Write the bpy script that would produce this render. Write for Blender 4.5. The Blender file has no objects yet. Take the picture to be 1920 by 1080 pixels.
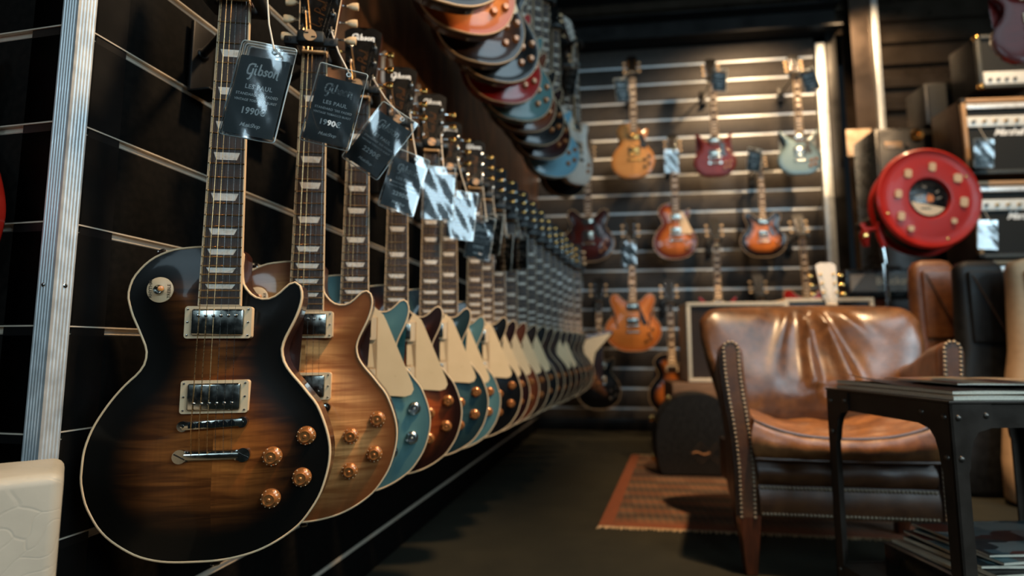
import bpy, bmesh, math, random
from mathutils import Vector, Matrix, Euler
from mathutils.geometry import delaunay_2d_cdt
import numpy as np
random.seed(7)
SC = bpy.context.scene
COL = SC.collection
PI = math.pi
H = 0.65                                   # camera height above the carpet
# ------------------------------------------------------------------ camera
FPX = 1050.0
PITCH = math.atan(115 / FPX)
cam_d = bpy.data.cameras.new('camera')
cam = bpy.data.objects.new('camera', cam_d)
COL.objects.link(cam)
cam.location = (0, 0, H)
cam.rotation_euler = (PI / 2 + PITCH, 0, 0)
cam_d.sensor_width = 36.0
cam_d.lens = 36.0 * FPX / 1920
cam_d.clip_start = 0.02
cam_d.dof.use_dof = True
cam_d.dof.focus_distance = 0.76
cam_d.dof.aperture_fstop = cam_d.lens / 8.2      # iris about 8 mm across
cam_d.dof.aperture_blades = 0
SC.camera = cam
# ------------------------------------------------------------------ world, light, exposure
w = bpy.data.worlds.new('world'); SC.world = w; w.use_nodes = True
w.node_tree.nodes['Background'].inputs[0].default_value = (0.55, 0.75, 0.9, 1)
w.node_tree.nodes['Background'].inputs[1].default_value = 0.010
SC.view_settings.view_transform = 'Standard'
SC.view_settings.look = 'None'
SC.view_settings.exposure = 0.0
SC.view_settings.gamma = 1.0
SC.view_settings.use_curve_mapping = False

def area(name, loc, target, sx, sy, power, col):
    d = bpy.data.lights.new(name, 'AREA'); d.shape = 'RECTANGLE'; d.size = sx; d.size_y = sy
    d.energy = power; d.color = col
    o = bpy.data.objects.new(name, d); COL.objects.link(o); o.location = loc
    o.rotation_euler = (Vector(target) - Vector(loc)).to_track_quat('-Z', 'Y').to_euler()
    return o

def spot(name, loc, target, power, col, ang=70, blend=0.6, r=0.05):
    d = bpy.data.lights.new(name, 'SPOT'); d.energy = power; d.color = col
    d.spot_size = math.radians(ang); d.spot_blend = blend; d.shadow_soft_size = r
    o = bpy.data.objects.new(name, d); COL.objects.link(o); o.location = loc
    o.rotation_euler = (Vector(target) - Vector(loc)).to_track_quat('-Z', 'Y').to_euler()
    return o
COOL = (0.62, 0.86, 1.0); WARM = (1.0, 0.66, 0.36)
area('skylight_window', (2.0, -0.6, 3.45), (0.0, 1.4, 1.2), 2.0, 1.3, 42, COOL)
area('side_window', (3.5, -1.7, 2.3), (-0.2, 2.0, 1.4), 2.4, 1.1, 75, COOL)
for _x in (-1.9, 0.9):
    area('shop_window', (_x, -4.0, 2.6), (-0.2, 1.0, 1.2), 0.8, 1.5, 28, COOL)
spot('ceiling_spot', (2.05, 3.55, 3.3), (1.9, 4.5, 2.1), 170, WARM, 105, 0.9)
spot('ceiling_spot', (0.75, 3.2, 3.25), (0.75, 4.6, 1.6), 70, WARM, 75, 0.9)
spot('ceiling_spot', (1.15, 0.75, 3.1), (-0.3, 1.18, 0.55), 430, WARM, 50, 0.9, 0.14)
spot('ceiling_spot', (1.0, 1.15, 3.2), (1.25, 2.15, 0.45), 560, WARM, 44, 0.8)
spot('ceiling_spot', (1.35, 2.2, 3.3), (1.45, 3.3, 0.7), 130, WARM, 50, 0.8)  # extra spot added only to brighten the cream speaker cabinets
spot('ceiling_spot', (2.7, 3.7, 3.5), (3.1, 4.35, 2.3), 110, WARM, 100, 0.8)
spot('banner_fill_spot', (1.25, -0.3, 1.15), (-0.36, 1.85, 1.60), 70, WARM, 22, 0.8)  # added low fill without a fixture, brightens banner letters and headstocks
spot('ceiling_spot', (0.3, 0.1, 3.1), (-0.5, 1.0, 0.6), 18, WARM, 50, 0.8)
spot('ceiling_spot', (2.6, 2.2, 3.3), (2.5, 3.6, 1.5), 170, WARM, 80, 0.8)

# ------------------------------------------------------------------ projection helpers (the layout was measured in the photograph)
_F = Vector((0, math.cos(PITCH), math.sin(PITCH))); _U = Vector((0, -math.sin(PITCH), math.cos(PITCH)))
def ray(px, py):
    return Vector((1, 0, 0)) * ((px - 960) / FPX) + _U * ((540 - py) / FPX) + _F
def P(px, py, depth):
    return Vector((0, 0, H)) + ray(px, py) * depth
def hit(px, py, o, n):
    r = ray(px, py); c = Vector((0, 0, H))
    return c + r * ((Vector(o) - c).dot(Vector(n)) / r.dot(Vector(n)))
def onz(px, py, z):
    return hit(px, py, (0, 0, z), (0, 0, 1))

# ------------------------------------------------------------------ materials
MATS = {}
def nm(name):
    m = bpy.data.materials.new(name); m.use_nodes = True
    nt = m.node_tree; return m, nt, nt.nodes['Principled BSDF']
def lin(c):
    return tuple(((x / 12.92) if x <= 0.04045 else ((x + 0.055) / 1.055) ** 2.4) for x in c)
def rgb(r, g, b):
    return lin((r / 255, g / 255, b / 255)) + (1,)
def add(nt, t, **kw):
    n = nt.nodes.new(t)
    for k, v in kw.items(): setattr(n, k, v)
    return n
def coords(nt, scale=(1, 1, 1), out='Object'):
    tc = add(nt, 'ShaderNodeTexCoord'); mp = add(nt, 'ShaderNodeMapping')
    mp.inputs['Scale'].default_value = scale
    nt.links.new(tc.outputs[out], mp.inputs['Vector']); return mp.outputs[0]
def ramp(nt, fac, stops):
    r = add(nt, 'ShaderNodeValToRGB'); e = r.color_ramp.elements
    while len(e) < len(stops): e.new(0.5)
    for q, (p, c) in zip(e, stops):
        q.position = p; q.color = c if len(c) == 4 else tuple(c) + (1,)
    nt.links.new(fac, r.inputs[0]); return r.outputs[0]
def noise(nt, vec, scale, detail=3, rough=0.5, dist=0.0):
    n = add(nt, 'ShaderNodeTexNoise'); n.inputs['Scale'].default_value = scale; n.inputs['Detail'].default_value = detail
    n.inputs['Roughness'].default_value = rough; n.inputs['Distortion'].default_value = dist
    nt.links.new(vec, n.inputs['Vector']); return n.outputs[0]
def bump(nt, b, h, strength, dist=0.002):
    n = add(nt, 'ShaderNodeBump'); n.inputs['Strength'].default_value = strength; n.inputs['Distance'].default_value = dist
    nt.links.new(h, n.inputs['Height']); nt.links.new(n.outputs[0], b.inputs['Normal'])
def mixc(nt, fac, a, b, mode='MIX'):
    n = add(nt, 'ShaderNodeMix', data_type='RGBA', blend_type=mode)
    for sock, v in ((n.inputs[0], fac), (n.inputs[6], a), (n.inputs[7], b)):
        if isinstance(v, (int, float)): sock.default_value = v
        elif isinstance(v, tuple): sock.default_value = v
        else: nt.links.new(v, sock)
    return n.outputs[2]
def simple(name, col, rough=0.5, metal=0.0, coat=0.0, var=0.0, vscale=30, bmp=0.0, bscale=200, spec=0.5, coat_rough=0.06):
    if name in MATS: return MATS[name]
    m, nt, b = nm(name)
    b.inputs['Base Color'].default_value = col; b.inputs['Roughness'].default_value = rough
    b.inputs['Metallic'].default_value = metal; b.inputs['Coat Weight'].default_value = coat
    b.inputs['Coat Roughness'].default_value = coat_rough; b.inputs['Specular IOR Level'].default_value = spec
    v = coords(nt)
    if var:
        n = noise(nt, v, vscale, 4)
        d = tuple(max(0, c * (1 - var)) for c in col[:3]) + (1,); l = tuple(min(1, c * (1 + var)) for c in col[:3]) + (1,)
        nt.links.new(ramp(nt, n, [(0.3, d), (0.7, l)]), b.inputs['Base Color'])
        nt.links.new(ramp(nt, n, [(0.3, (max(0, rough - 0.08),) * 3), (0.7, (min(1, rough + 0.08),) * 3)]), b.inputs['Roughness'])
    if bmp: bump(nt, b, noise(nt, v, bscale, 4), bmp, 0.001)
    MATS[name] = m; return m

def burst(name, c1, c2, edge, e0=0.02, e1=0.09, flame=0.5, rough=0.32, coat=0.5, metal=0.0, fscale=70):
    """lacquered guitar top: wood figure in the middle, a sprayed edge colour that follows the outline"""
    m, nt, b = nm(name)
    at = add(nt, 'ShaderNodeAttribute', attribute_name='edge')
    v = coords(nt)
    sep = add(nt, 'ShaderNodeSeparateXYZ'); nt.links.new(v, sep.inputs[0])
    side = add(nt, 'ShaderNodeMath', operation='SIGN'); nt.links.new(sep.outputs[0], side.inputs[0])
    off = add(nt, 'ShaderNodeMath', operation='MULTIPLY'); off.inputs[1].default_value = 0.37; nt.links.new(side.outputs[0], off.inputs[0])
    comb = add(nt, 'ShaderNodeCombineXYZ')
    ax = add(nt, 'ShaderNodeMath', operation='ABSOLUTE'); nt.links.new(sep.outputs[0], ax.inputs[0])
    nt.links.new(ax.outputs[0], comb.inputs[0]); nt.links.new(off.outputs[0], comb.inputs[1]); nt.links.new(sep.outputs[2], comb.inputs[2])
    mp = add(nt, 'ShaderNodeMapping'); mp.inputs['Scale'].default_value = (7, 1, fscale); mp.inputs['Rotation'].default_value = (0, 0.10, 0)
    nt.links.new(comb.outputs[0], mp.inputs[0])
    f = noise(nt, mp.outputs[0], 1.0, 3, 0.55, 0.6)
    fl = ramp(nt, f, [(0.5 - 0.14, c2), (0.5 + 0.12, c1)])
    mp2 = add(nt, 'ShaderNodeMapping'); mp2.inputs['Scale'].default_value = (260, 1, 9); nt.links.new(comb.outputs[0], mp2.inputs[0])
    g = noise(nt, mp2.outputs[0], 1.0, 2)
    fl = mixc(nt, flame, mixc(nt, 0.5, c1, c2), fl)
    fl = mixc(nt, 0.10, fl, ramp(nt, g, [(0.35, (0.25, 0.25, 0.25)), (0.65, (1, 1, 1))]), 'MULTIPLY')
    # a bookmatched top: the two halves differ a little
    hs = add(nt, 'ShaderNodeMapRange'); hs.inputs[1].default_value = -1; hs.inputs[2].default_value = 1; hs.inputs[3].default_value = 0.80; hs.inputs[4].default_value = 1.15
    nt.links.new(side.outputs[0], hs.inputs[0])
    hc = add(nt, 'ShaderNodeCombineXYZ')
    for i in range(3): nt.links.new(hs.outputs[0], hc.inputs[i])
    fl = mixc(nt, min(1, flame * 1.5), fl, mixc(nt, 1.0, fl, hc.outputs[0], 'MULTIPLY'))
    mr = add(nt, 'ShaderNodeMapRange', interpolation_type='SMOOTHSTEP')
    mr.inputs[1].default_value = e0; mr.inputs[2].default_value = e1
    nt.links.new(at.outputs['Fac'], mr.inputs[0])
    nt.links.new(mixc(nt, mr.outputs[0], edge, fl), b.inputs['Base Color'])
    b.inputs['Roughness'].default_value = rough; b.inputs['Coat Weight'].default_value = coat; b.inputs['Coat Roughness'].default_value = 0.07
    b.inputs['Specular IOR Level'].default_value = 0.15
    b.inputs['Metallic'].default_value = metal
    return m
BLACKC = rgb(13, 12, 10)
chrome = simple('chrome', rgb(205, 208, 208), 0.12, 1.0, var=0.05, vscale=60)
nickel = simple('aged_nickel', rgb(176, 176, 168), 0.17, 1.0, var=0.08, vscale=80)
gold = simple('gold_plate', rgb(206, 160, 92), 0.2, 1.0, var=0.08)
cream = simple('cream_plastic', rgb(226, 196, 156), 0.38, var=0.06, vscale=20)
cream_bind = simple('cream_binding', rgb(220, 190, 150), 0.4, var=0.08, vscale=25)
creamguard = simple('cream_pickguard', rgb(236, 202, 154), 0.34, coat=0.3, var=0.03)
blackpl = simple('black_plastic', rgb(14, 14, 13), 0.3, coat=0.4, var=0.2)
knobm = simple('amber_knob', rgb(176, 112, 60), 0.26, 0.45, coat=1.0, var=0.18, vscale=120)
knobsil = simple('silver_top_knob', rgb(205, 212, 214), 0.18, 1.0, var=0.1)
knobblk = simple('black_knob', rgb(16, 15, 14), 0.3, coat=0.6, var=0.2)
tulip = simple('cream_tuner_button', rgb(224, 190, 146), 0.36, coat=0.3, var=0.06)
def wood_mat(name, a, b_, rough=0.5, sc=(40, 40, 4), coat=0.0, bmp=0.1):
    m, nt, b = nm(name)
    v = coords(nt, sc); n = noise(nt, v, 1.0, 5, 0.6, 0.4)
    nt.links.new(ramp(nt, n, [(0.3, a), (0.7, b_)]), b.inputs['Base Color'])
    b.inputs['Roughness'].default_value = rough; b.inputs['Coat Weight'].default_value = coat
    if bmp: bump(nt, b, n, bmp, 0.0006)
    return m
rosewood = wood_mat('rosewood', rgb(38, 27, 20), rgb(74, 54, 42), 0.5, (260, 260, 14))
mahog = wood_mat('mahogany_neck', rgb(66, 30, 16), rgb(112, 58, 32), 0.35, (120, 120, 8), 0.4)
mahogside = wood_mat('mahogany_side', rgb(38, 17, 10), rgb(72, 32, 18), 0.35, (90, 90, 8), 0.5)
headblk = simple('black_headstock_lacquer', rgb(8, 8, 8), 0.35, coat=0.12, var=0.2, spec=0.25)
pearl_m, _nt, _b = nm('pearl_inlay')
_v = coords(_nt, (60, 60, 90)); _n = noise(_nt, _v, 1.0, 5, 0.6, 1.5)
_nt.links.new(ramp(_nt, _n, [(0.25, rgb(176, 160, 140)), (0.5, rgb(226, 212, 194)), (0.75, rgb(205, 214, 214))]), _b.inputs['Base Color'])
_b.inputs['Roughness'].default_value = 0.25; _b.inputs['Coat Weight'].default_value = 0.3
fretm = simple('fret_wire', rgb(196, 172, 138), 0.3, 1.0, var=0.08)
bronze = simple('wound_string', rgb(206, 170, 122), 0.3, 1.0, var=0.1, vscale=500)
steel = simple('plain_string', rgb(130, 132, 130), 0.28, 1.0, var=0.1, vscale=500)
whitep = simple('white_print', rgb(244, 246, 244), 0.6, var=0.03)
goldp = simple('gold_print', rgb(104, 68, 36), 0.4, 0.5, var=0.1)
darkp = simple('dark_print', rgb(62, 46, 30), 0.6, var=0.1)

# ------------------------------------------------------------------ mesh helpers
def to_mesh(bm, name, mats, smooth=True, angle=40):
    bmesh.ops.recalc_face_normals(bm, faces=bm.faces[:])
    me = bpy.data.meshes.new(name); bm.to_mesh(me); bm.free()
    for m in (mats if isinstance(mats, (list, tuple)) else [mats]): me.materials.append(m)
    if smooth:
        me.polygons.foreach_set('use_smooth', [True] * len(me.polygons))
        me.set_sharp_from_angle(angle=math.radians(angle))
    return me
def link(name, me, parent=None, loc=(0, 0, 0), rot=(0, 0, 0), mats=None, kind=None, label=None, scale=None):
    o = bpy.data.objects.new(name, me); COL.objects.link(o)
    if parent is not None: o.parent = parent
    o.location = loc; o.rotation_euler = rot
    if scale: o.scale = scale
    if mats:
        for i, m in enumerate(mats):
            if m is not None: o.material_slots[i].link = 'OBJECT'; o.material_slots[i].material = m
    if kind: o['kind'] = kind
    if label: o['label'] = label
    return o
def thing(name, label, cat, loc=(0, 0, 0), rot=(0, 0, 0), group=None):
    o = bpy.data.objects.new(name, None); COL.objects.link(o)
    o.location = loc; o.rotation_euler = rot; o.empty_display_size = 0.05
    o['label'] = label; o['category'] = cat
    if group: o['group'] = group
    return o
def tag(o, label, cat, group=None):
    o['label'] = label; o['category'] = cat
    if group: o['group'] = group
    return o
def NB(): return bmesh.new()
def box(bm, c, s, mat=0, bev=0.0, rot=None, seg=2):
    r = bmesh.ops.create_cube(bm, size=1.0); vs = r['verts']
    bmesh.ops.scale(bm, vec=s, verts=vs)
    if bev > 0:
        es = list({e for v in vs for e in v.link_edges})
        rb = bmesh.ops.bevel(bm, geom=es, offset=bev, segments=seg, affect='EDGES', profile=0.5)
        vs = list({v for f in rb['faces'] for v in f.verts} | {v for v in vs if v.is_valid})
    if rot is not None: bmesh.ops.rotate(bm, cent=(0, 0, 0), matrix=rot, verts=vs)
    bmesh.ops.translate(bm, vec=c, verts=vs)
    for f in {f for v in vs for f in v.link_faces}: f.material_index = mat
    return vs
def cyl(bm, p0, p1, r0, r1=None, n=14, mat=0, caps=True):
    p0, p1 = Vector(p0), Vector(p1); r1 = r0 if r1 is None else r1
    d = p1 - p0; q = d.to_track_quat('Z', 'Y').to_matrix()
    a = [bm.verts.new(p0 + q @ Vector((r0 * math.cos(2 * PI * i / n), r0 * math.sin(2 * PI * i / n), 0))) for i in range(n)]
    b = [bm.verts.new(p1 + q @ Vector((r1 * math.cos(2 * PI * i / n), r1 * math.sin(2 * PI * i / n), 0))) for i in range(n)]
    for i in range(n):
        f = bm.faces.new((a[i], a[(i + 1) % n], b[(i + 1) % n], b[i])); f.material_index = mat
    if caps:
        f = bm.faces.new(a[::-1]); f.material_index = mat
        f = bm.faces.new(b); f.material_index = mat
def lathe(bm, prof, c=(0, 0, 0), axis=(0, -1, 0), n=24, mat=0):
    q = Vector(axis).to_track_quat('Z', 'Y').to_matrix(); c = Vector(c); rings = []
    for r, h in prof:
        if r < 1e-6: rings.append([bm.verts.new(c + q @ Vector((0, 0, h)))])
        else: rings.append([bm.verts.new(c + q @ Vector((r * math.cos(2 * PI * i / n), r * math.sin(2 * PI * i / n), h))) for i in range(n)])
    for A, B in zip(rings, rings[1:]):
        for i in range(n):
            j = (i + 1) % n
            if len(A) == 1 and len(B) == 1: continue
            if len(A) == 1: f = bm.faces.new((A[0], B[i], B[j]))
            elif len(B) == 1: f = bm.faces.new((A[i], A[j], B[0]))
            else: f = bm.faces.new((A[i], A[j], B[j], B[i]))
            f.material_index = mat
def tube(bm, pts, r, n=6, mat=0, closed=False):
    pts = [Vector(p) for p in pts]; rings = []; N = len(pts)
    for k, p in enumerate(pts):
        d = (pts[(k + 1) % N] - pts[k - 1]) if closed else (pts[min(k + 1, N - 1)] - pts[max(k - 1, 0)])
        q = d.to_track_quat('Z', 'Y').to_matrix(); rr = r[k] if isinstance(r, (list, tuple)) else r
        rings.append([bm.verts.new(p + q @ Vector((rr * math.cos(2 * PI * i / n), rr * math.sin(2 * PI * i / n), 0))) for i in range(n)])
    prs = list(zip(rings, rings[1:])) + ([(rings[-1], rings[0])] if closed else [])
    for A, B in prs:
        for i in range(n):
            f = bm.faces.new((A[i], A[(i + 1) % n], B[(i + 1) % n], B[i])); f.material_index = mat
    if not closed:
        bm.faces.new(rings[0][::-1]).material_index = mat; bm.faces.new(rings[-1]).material_index = mat
def prism(bm, pts, y0, y1, mat=0, matside=None, plane='xz'):
    """a closed outline in x,z pushed from y0 (front) to y1 (back)"""
    def V(p, y): return (p[0], y, p[1]) if plane == 'xz' else (p[0], p[1], y)
    a = [bm.verts.new(V(p, y0)) for p in pts]; b = [bm.verts.new(V(p, y1)) for p in pts]
    n = len(pts)
    f = bm.faces.new(a); f.material_index = mat; f2 = bm.faces.new(b[::-1]); f2.material_index = mat
    ms = mat if matside is None else matside
    for i in range(n):
        g = bm.faces.new((a[i], b[i], b[(i + 1) % n], a[(i + 1) % n])); g.material_index = ms
    if n > 4: bmesh.ops.triangulate(bm, faces=[f, f2], ngon_method='EAR_CLIP')
def grid(bm, fn, nu, nv, mat=0, closed_u=False):
    vs = [[bm.verts.new(fn(i / (nu if closed_u else nu - 1), j / (nv - 1))) for j in range(nv)] for i in range(nu)]
    for i in range(nu if closed_u else nu - 1):
        for j in range(nv - 1):
            k = (i + 1) % nu
            f = bm.faces.new((vs[i][j], vs[k][j], vs[k][j + 1], vs[i][j + 1])); f.material_index = mat
    return vs
def rrect(w, h, r, n=5, cx=0, cz=0):
    out = []
    for sx, sz, a0 in ((1, 1, 0), (-1, 1, 90), (-1, -1, 180), (1, -1, 270)):
        for k in range(n + 1):
            a = math.radians(a0 + 90 * k / n)
            out.append((cx + sx * (w / 2 - r) + r * math.cos(a), cz + sz * (h / 2 - r) + r * math.sin(a)))
    return out
CACHE = {}
def M(key, fn):
    if key not in CACHE: CACHE[key] = fn()
    return CACHE[key]
def smooth01(x):
    x = max(0.0, min(1.0, x)); return x * x * (3 - 2 * x)

# ------------------------------------------------------------------ lettering (flat print)
def text_mesh(s, size, mat, bold=0.0, shear=0.0, space=1.0, align='CENTER', ext=0.0):
    c = bpy.data.curves.new('text', 'FONT'); c.body = s; c.size = size; c.align_x = align; c.align_y = 'CENTER'
    c.offset = bold; c.shear = shear; c.space_character = space; c.extrude = ext; c.resolution_u = 3
    o = bpy.data.objects.new('text', c); COL.objects.link(o)
    dg = bpy.context.evaluated_depsgraph_get(); dg.update()
    me = bpy.data.meshes.new_from_object(o.evaluated_get(dg))
    bpy.data.objects.remove(o); bpy.data.curves.remove(c)
    me.transform(Matrix.Rotation(PI / 2, 4, 'X'))          # text plane -> x,z facing -y
    me.materials.clear(); me.materials.append(mat); return me
def stroke_mesh(strokes, w, mat, slant=0.0, scale=1.0, y=0.0):
    """lettering drawn with a broad round pen: every stroke is a polyline"""
    bm = NB()
    for li, st in enumerate(strokes):
        pts = [Vector(((p[0] + slant * p[1]) * scale, (p[1]) * scale)) for p in st]
        ww = w * scale / 2
        for a, b in zip(pts, pts[1:]):
            d = (b - a)
            if d.length < 1e-9: continue
            d.normalize(); nrm = Vector((-d.y, d.x)) * ww
            bm.faces.new([bm.verts.new((q.x, y, q.y)) for q in (a + nrm, b + nrm, b - nrm, a - nrm)])
        for p in pts:
            bm.faces.new([bm.verts.new((p.x + ww * math.cos(t * PI / 5), y, p.y + ww * math.sin(t * PI / 5))) for t in range(10)])
    me = bpy.data.meshes.new('lettering'); bm.to_mesh(me); bm.free(); me.materials.append(mat); return me
def arc(cx, cy, rx, ry, a0, a1, n=9):
    return [(cx + rx * math.cos(math.radians(a0 + (a1 - a0) * k / n)), cy + ry * math.sin(math.radians(a0 + (a1 - a0) * k / n))) for k in range(n + 1)]
GIB = [[(0.62, 0.78), (0.62, 0.98), (0.30, 0.98), (0.12, 0.86), (0.08, 0.62), (0.08, 0.30), (0.16, 0.10), (0.36, 0.06), (0.55, 0.16)],
       [(0.55, 0.55), (0.57, 0.20), (0.50, -0.30), (0.40, -0.42), (0.33, -0.40)],
       [(0.80, 0.56), (0.80, 0.12), (0.92, 0.06)], [(0.80, 0.80), (0.81, 0.82)],
       [(1.14, 1.0), (1.14, 0.10), (1.30, 0.06)], arc(1.30, 0.30, 0.16, 0.24, 120, -150),
       [(1.88, 0.48), (1.76, 0.55), (1.66, 0.46), (1.72, 0.34), (1.84, 0.26), (1.84, 0.13), (1.72, 0.06), (1.60, 0.12)],
       arc(2.20, 0.30, 0.17, 0.24, 0, 360, 14),
       [(2.56, 0.56), (2.56, 0.06)], [(2.56, 0.40), (2.70, 0.54), (2.84, 0.48), (2.86, 0.20), (2.86, -0.02), (2.94, -0.10)]]
def gibson(width, mat): return stroke_mesh([[(x - 1.45, z - 0.3) for x, z in s] for s in GIB], 0.155, mat, 0.12, width / 3.0)
T_logo = gibson(0.050, whitep)
T_logo_head = gibson(0.050, whitep)
def script_lp():
    s = [[(0.1, 0.9), (0.05, 0.2), (0.3, 0.05), (0.5, 0.25)], arc(0.62, 0.22, .12, .16, 0, 300), [(1.0, .4), (.85, .35), (1.0, .15), (.85, .03)],
         [(1.45, .0), (1.6, .95)], arc(1.7, .7, .28, .25, 100, -110), arc(2.1, .22, .14, .17, 40, 340), [(2.26, .36), (2.28, .05)], [(2.45, .36), (2.45, .1), (2.6, .05), (2.7, .36), (2.72, .05)], [(2.9, .95), (2.86, .05), (3.05, .1)]]
    return stroke_mesh([[(x - 1.5, z - .4) for x, z in q] for q in s], 0.065, goldp, 0.25, 0.021)
T_lp = script_lp()
T_rhythm = text_mesh('RHYTHM', 0.0062, darkp, 0.00012)
T_treble = text_mesh('TREBLE', 0.0062, darkp, 0.00012)
def tag_text(price):
    ms = []
    for s, sz, z, bold, sh, sp in (('LES PAUL', 0.0085, 0.012, 0.00022, 0, 1.12), ("STANDARD \u201950S FADED", 0.0052, 0.0015, 0.00012, 0, 1.08),
                               ('VINTAGE TOBACCO BURST', 0.0046, -0.0065, 0.00010, 0, 1.04), (price, 0.0125, -0.021, 0.00040, 0, 1.06), ('MusicShop', 0.0076, -0.040, 0.00012, 0.35, 0.85)):
        m = text_mesh(s, sz, whitep, bold, sh, sp); m.transform(Matrix.Translation((0, 0, z))); ms.append(m)
    lg = gibson(0.046, whitep); lg.transform(Matrix.Translation((0, 0, 0.033))); ms.append(lg)
    bm = NB()
    for m in ms: bm.from_mesh(m); bpy.data.meshes.remove(m)
    me = bpy.data.meshes.new('lettering'); bm.to_mesh(me); bm.free(); me.materials.append(whitep); return me
T_tag = {'1990': tag_text('1990\u20ac'), '2290': tag_text('2290\u20ac')}
T_marshall = text_mesh('Marshall', 0.085, whitep, 0.0018, 0.45, 0.82)
T_blackstar = text_mesh('Blackstar', 0.062, simple('tan_print', rgb(196, 160, 122), 0.5, var=0.05), 0.0014, 0.0, 1.05)

# ------------------------------------------------------------------ room materials
slat_m, _nt, _b = nm('black_slatwall_panel')
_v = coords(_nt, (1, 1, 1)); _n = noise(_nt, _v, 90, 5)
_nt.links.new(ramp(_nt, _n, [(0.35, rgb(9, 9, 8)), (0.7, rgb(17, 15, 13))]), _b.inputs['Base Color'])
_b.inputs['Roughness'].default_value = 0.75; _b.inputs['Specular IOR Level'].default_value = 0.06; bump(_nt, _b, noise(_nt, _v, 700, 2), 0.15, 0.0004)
slatb_m, _nt, _b = nm('dark_slatwall_panel')
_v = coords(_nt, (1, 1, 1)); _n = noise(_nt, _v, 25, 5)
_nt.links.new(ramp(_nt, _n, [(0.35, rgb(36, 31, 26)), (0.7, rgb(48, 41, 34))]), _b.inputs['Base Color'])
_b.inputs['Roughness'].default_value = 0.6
alu = simple('brushed_aluminium', rgb(214, 220, 222), 0.42, 0.65, var=0.08, vscale=40)
alud = simple('dull_aluminium_channel', rgb(196, 184, 166), 0.5, 0.15, var=0.12, vscale=20)
carpet_m, _nt, _b = nm('dark_carpet')
_v = coords(_nt); _n = noise(_nt, _v, 5, 6, 0.65); _n2 = noise(_nt, _v, 420, 2)
_nt.links.new(mixc(_nt, 0.5, ramp(_nt, _n, [(0.3, rgb(36, 36, 30)), (0.7, rgb(54, 52, 41))]), ramp(_nt, _n2, [(0.3, rgb(26, 26, 22)), (0.7, rgb(66, 63, 52))])), _b.inputs['Base Color'])
_b.inputs['Roughness'].default_value = 0.95; _b.inputs['Specular IOR Level'].default_value = 0.1; bump(_nt, _b, _n2, 0.7, 0.004)
dark_m = simple('dark_ceiling_paint', rgb(20, 19, 18), 0.7, var=0.2, vscale=4)
blacksteel = simple('black_steel', rgb(18, 17, 16), 0.42, 0.3, var=0.2, vscale=8)
colsteel = simple('brown_steel_column', rgb(74, 62, 52), 0.42, 0.6, var=0.25, vscale=6)
corr_m = simple('dark_corrugated_sheet', rgb(92, 80, 68), 0.32, 0.6, var=0.2, vscale=5)

def structure(name, me, **kw):
    o = link(name, me, **kw); o['kind'] = 'structure'; return o
def M_box(key, s, mats, bev=0.0):
    def f():
        bm = NB(); box(bm, (0, 0, 0), s, 0, bev); return to_mesh(bm, key, mats)
    return M(('box', key, tuple(round(x, 4) for x in s), bev), f)
# floor and ceiling
bm = NB(); box(bm, (0.8, 1.6, -0.05), (7.2, 8.0, 0.1)); structure('floor', to_mesh(bm, 'floor', carpet_m))
bm = NB(); box(bm, (1.0, 2.9, 3.72), (7.2, 5.6, 0.1)); structure('ceiling', to_mesh(bm, 'ceiling', dark_m))
# left wall: local x runs along the wall away from the camera, -y faces the room
CORN = Vector((-0.623, 0.757, 0)); A_L = math.atan2(1, 0.2133); A_N = A_L - PI / 2
def slatwall(name, loc, ang, x0, x1, zs, pitch, gap, panel, channel, top):
    L = x1 - x0; cx = (x0 + x1) / 2
    bm = NB(); box(bm, (cx, 0.055, top / 2), (L, 0.05, top), 0)
    wl = structure(name, to_mesh(bm, name, blacksteel), loc=loc, rot=(0, 0, ang))
    edges = [0.0] + [z for z in zs] + [top]
    for a, b in zip(edges, edges[1:]):
        z0 = a + (gap / 2 if a > 0 else 0.0); z1 = b - (gap / 2 if b < top else 0.0)
        if z1 - z0 < 0.01: continue
        link('panel', M_box('panel', (L, 0.018, z1 - z0), panel, 0.0015), wl, (cx, 0.009, (z0 + z1) / 2))
    def ch():
        b2 = NB(); g = gap
        prism(b2, [(-0.017, -g / 2), (0.0, -g / 2)][::-1] and [(0.002, -g / 2), (0.001, -g / 2 + 0.0015), (0.004, -g / 2 + 0.002), (0.005, 0), (0.004, g / 2 - 0.002), (-0.0015, g / 2 - 0.002), (-0.0015, g / 2), (0.018, g / 2), (0.02, 0), (0.018, -g / 2)], -L / 2, L / 2)
        me = to_mesh(b2, 'channel', channel, smooth=False)
        # prism runs along y with outline (depth, height): turn it so that it runs along x
        me.transform(Matrix(((0, 1, 0, 0), (1, 0, 0, 0), (0, 0, 1, 0), (0, 0, 0, 1)))); me.flip_normals(); return me
    me = ch()
    for z in zs: link('channel', me, wl, (cx, 0, z))
    return wl
ZL = [0.0266 + H + k * 0.1443 for k in range(-4, 7)]
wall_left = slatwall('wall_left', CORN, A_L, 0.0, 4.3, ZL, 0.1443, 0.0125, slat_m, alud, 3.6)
wall_near = slatwall('wall_near', CORN, A_N, -1.2, 0.0, ZL + [ZL[-1] + 0.1443 * k for k in (1, 2)], 0.1443, 0.0125, slat_m, alud, 3.6)
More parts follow.
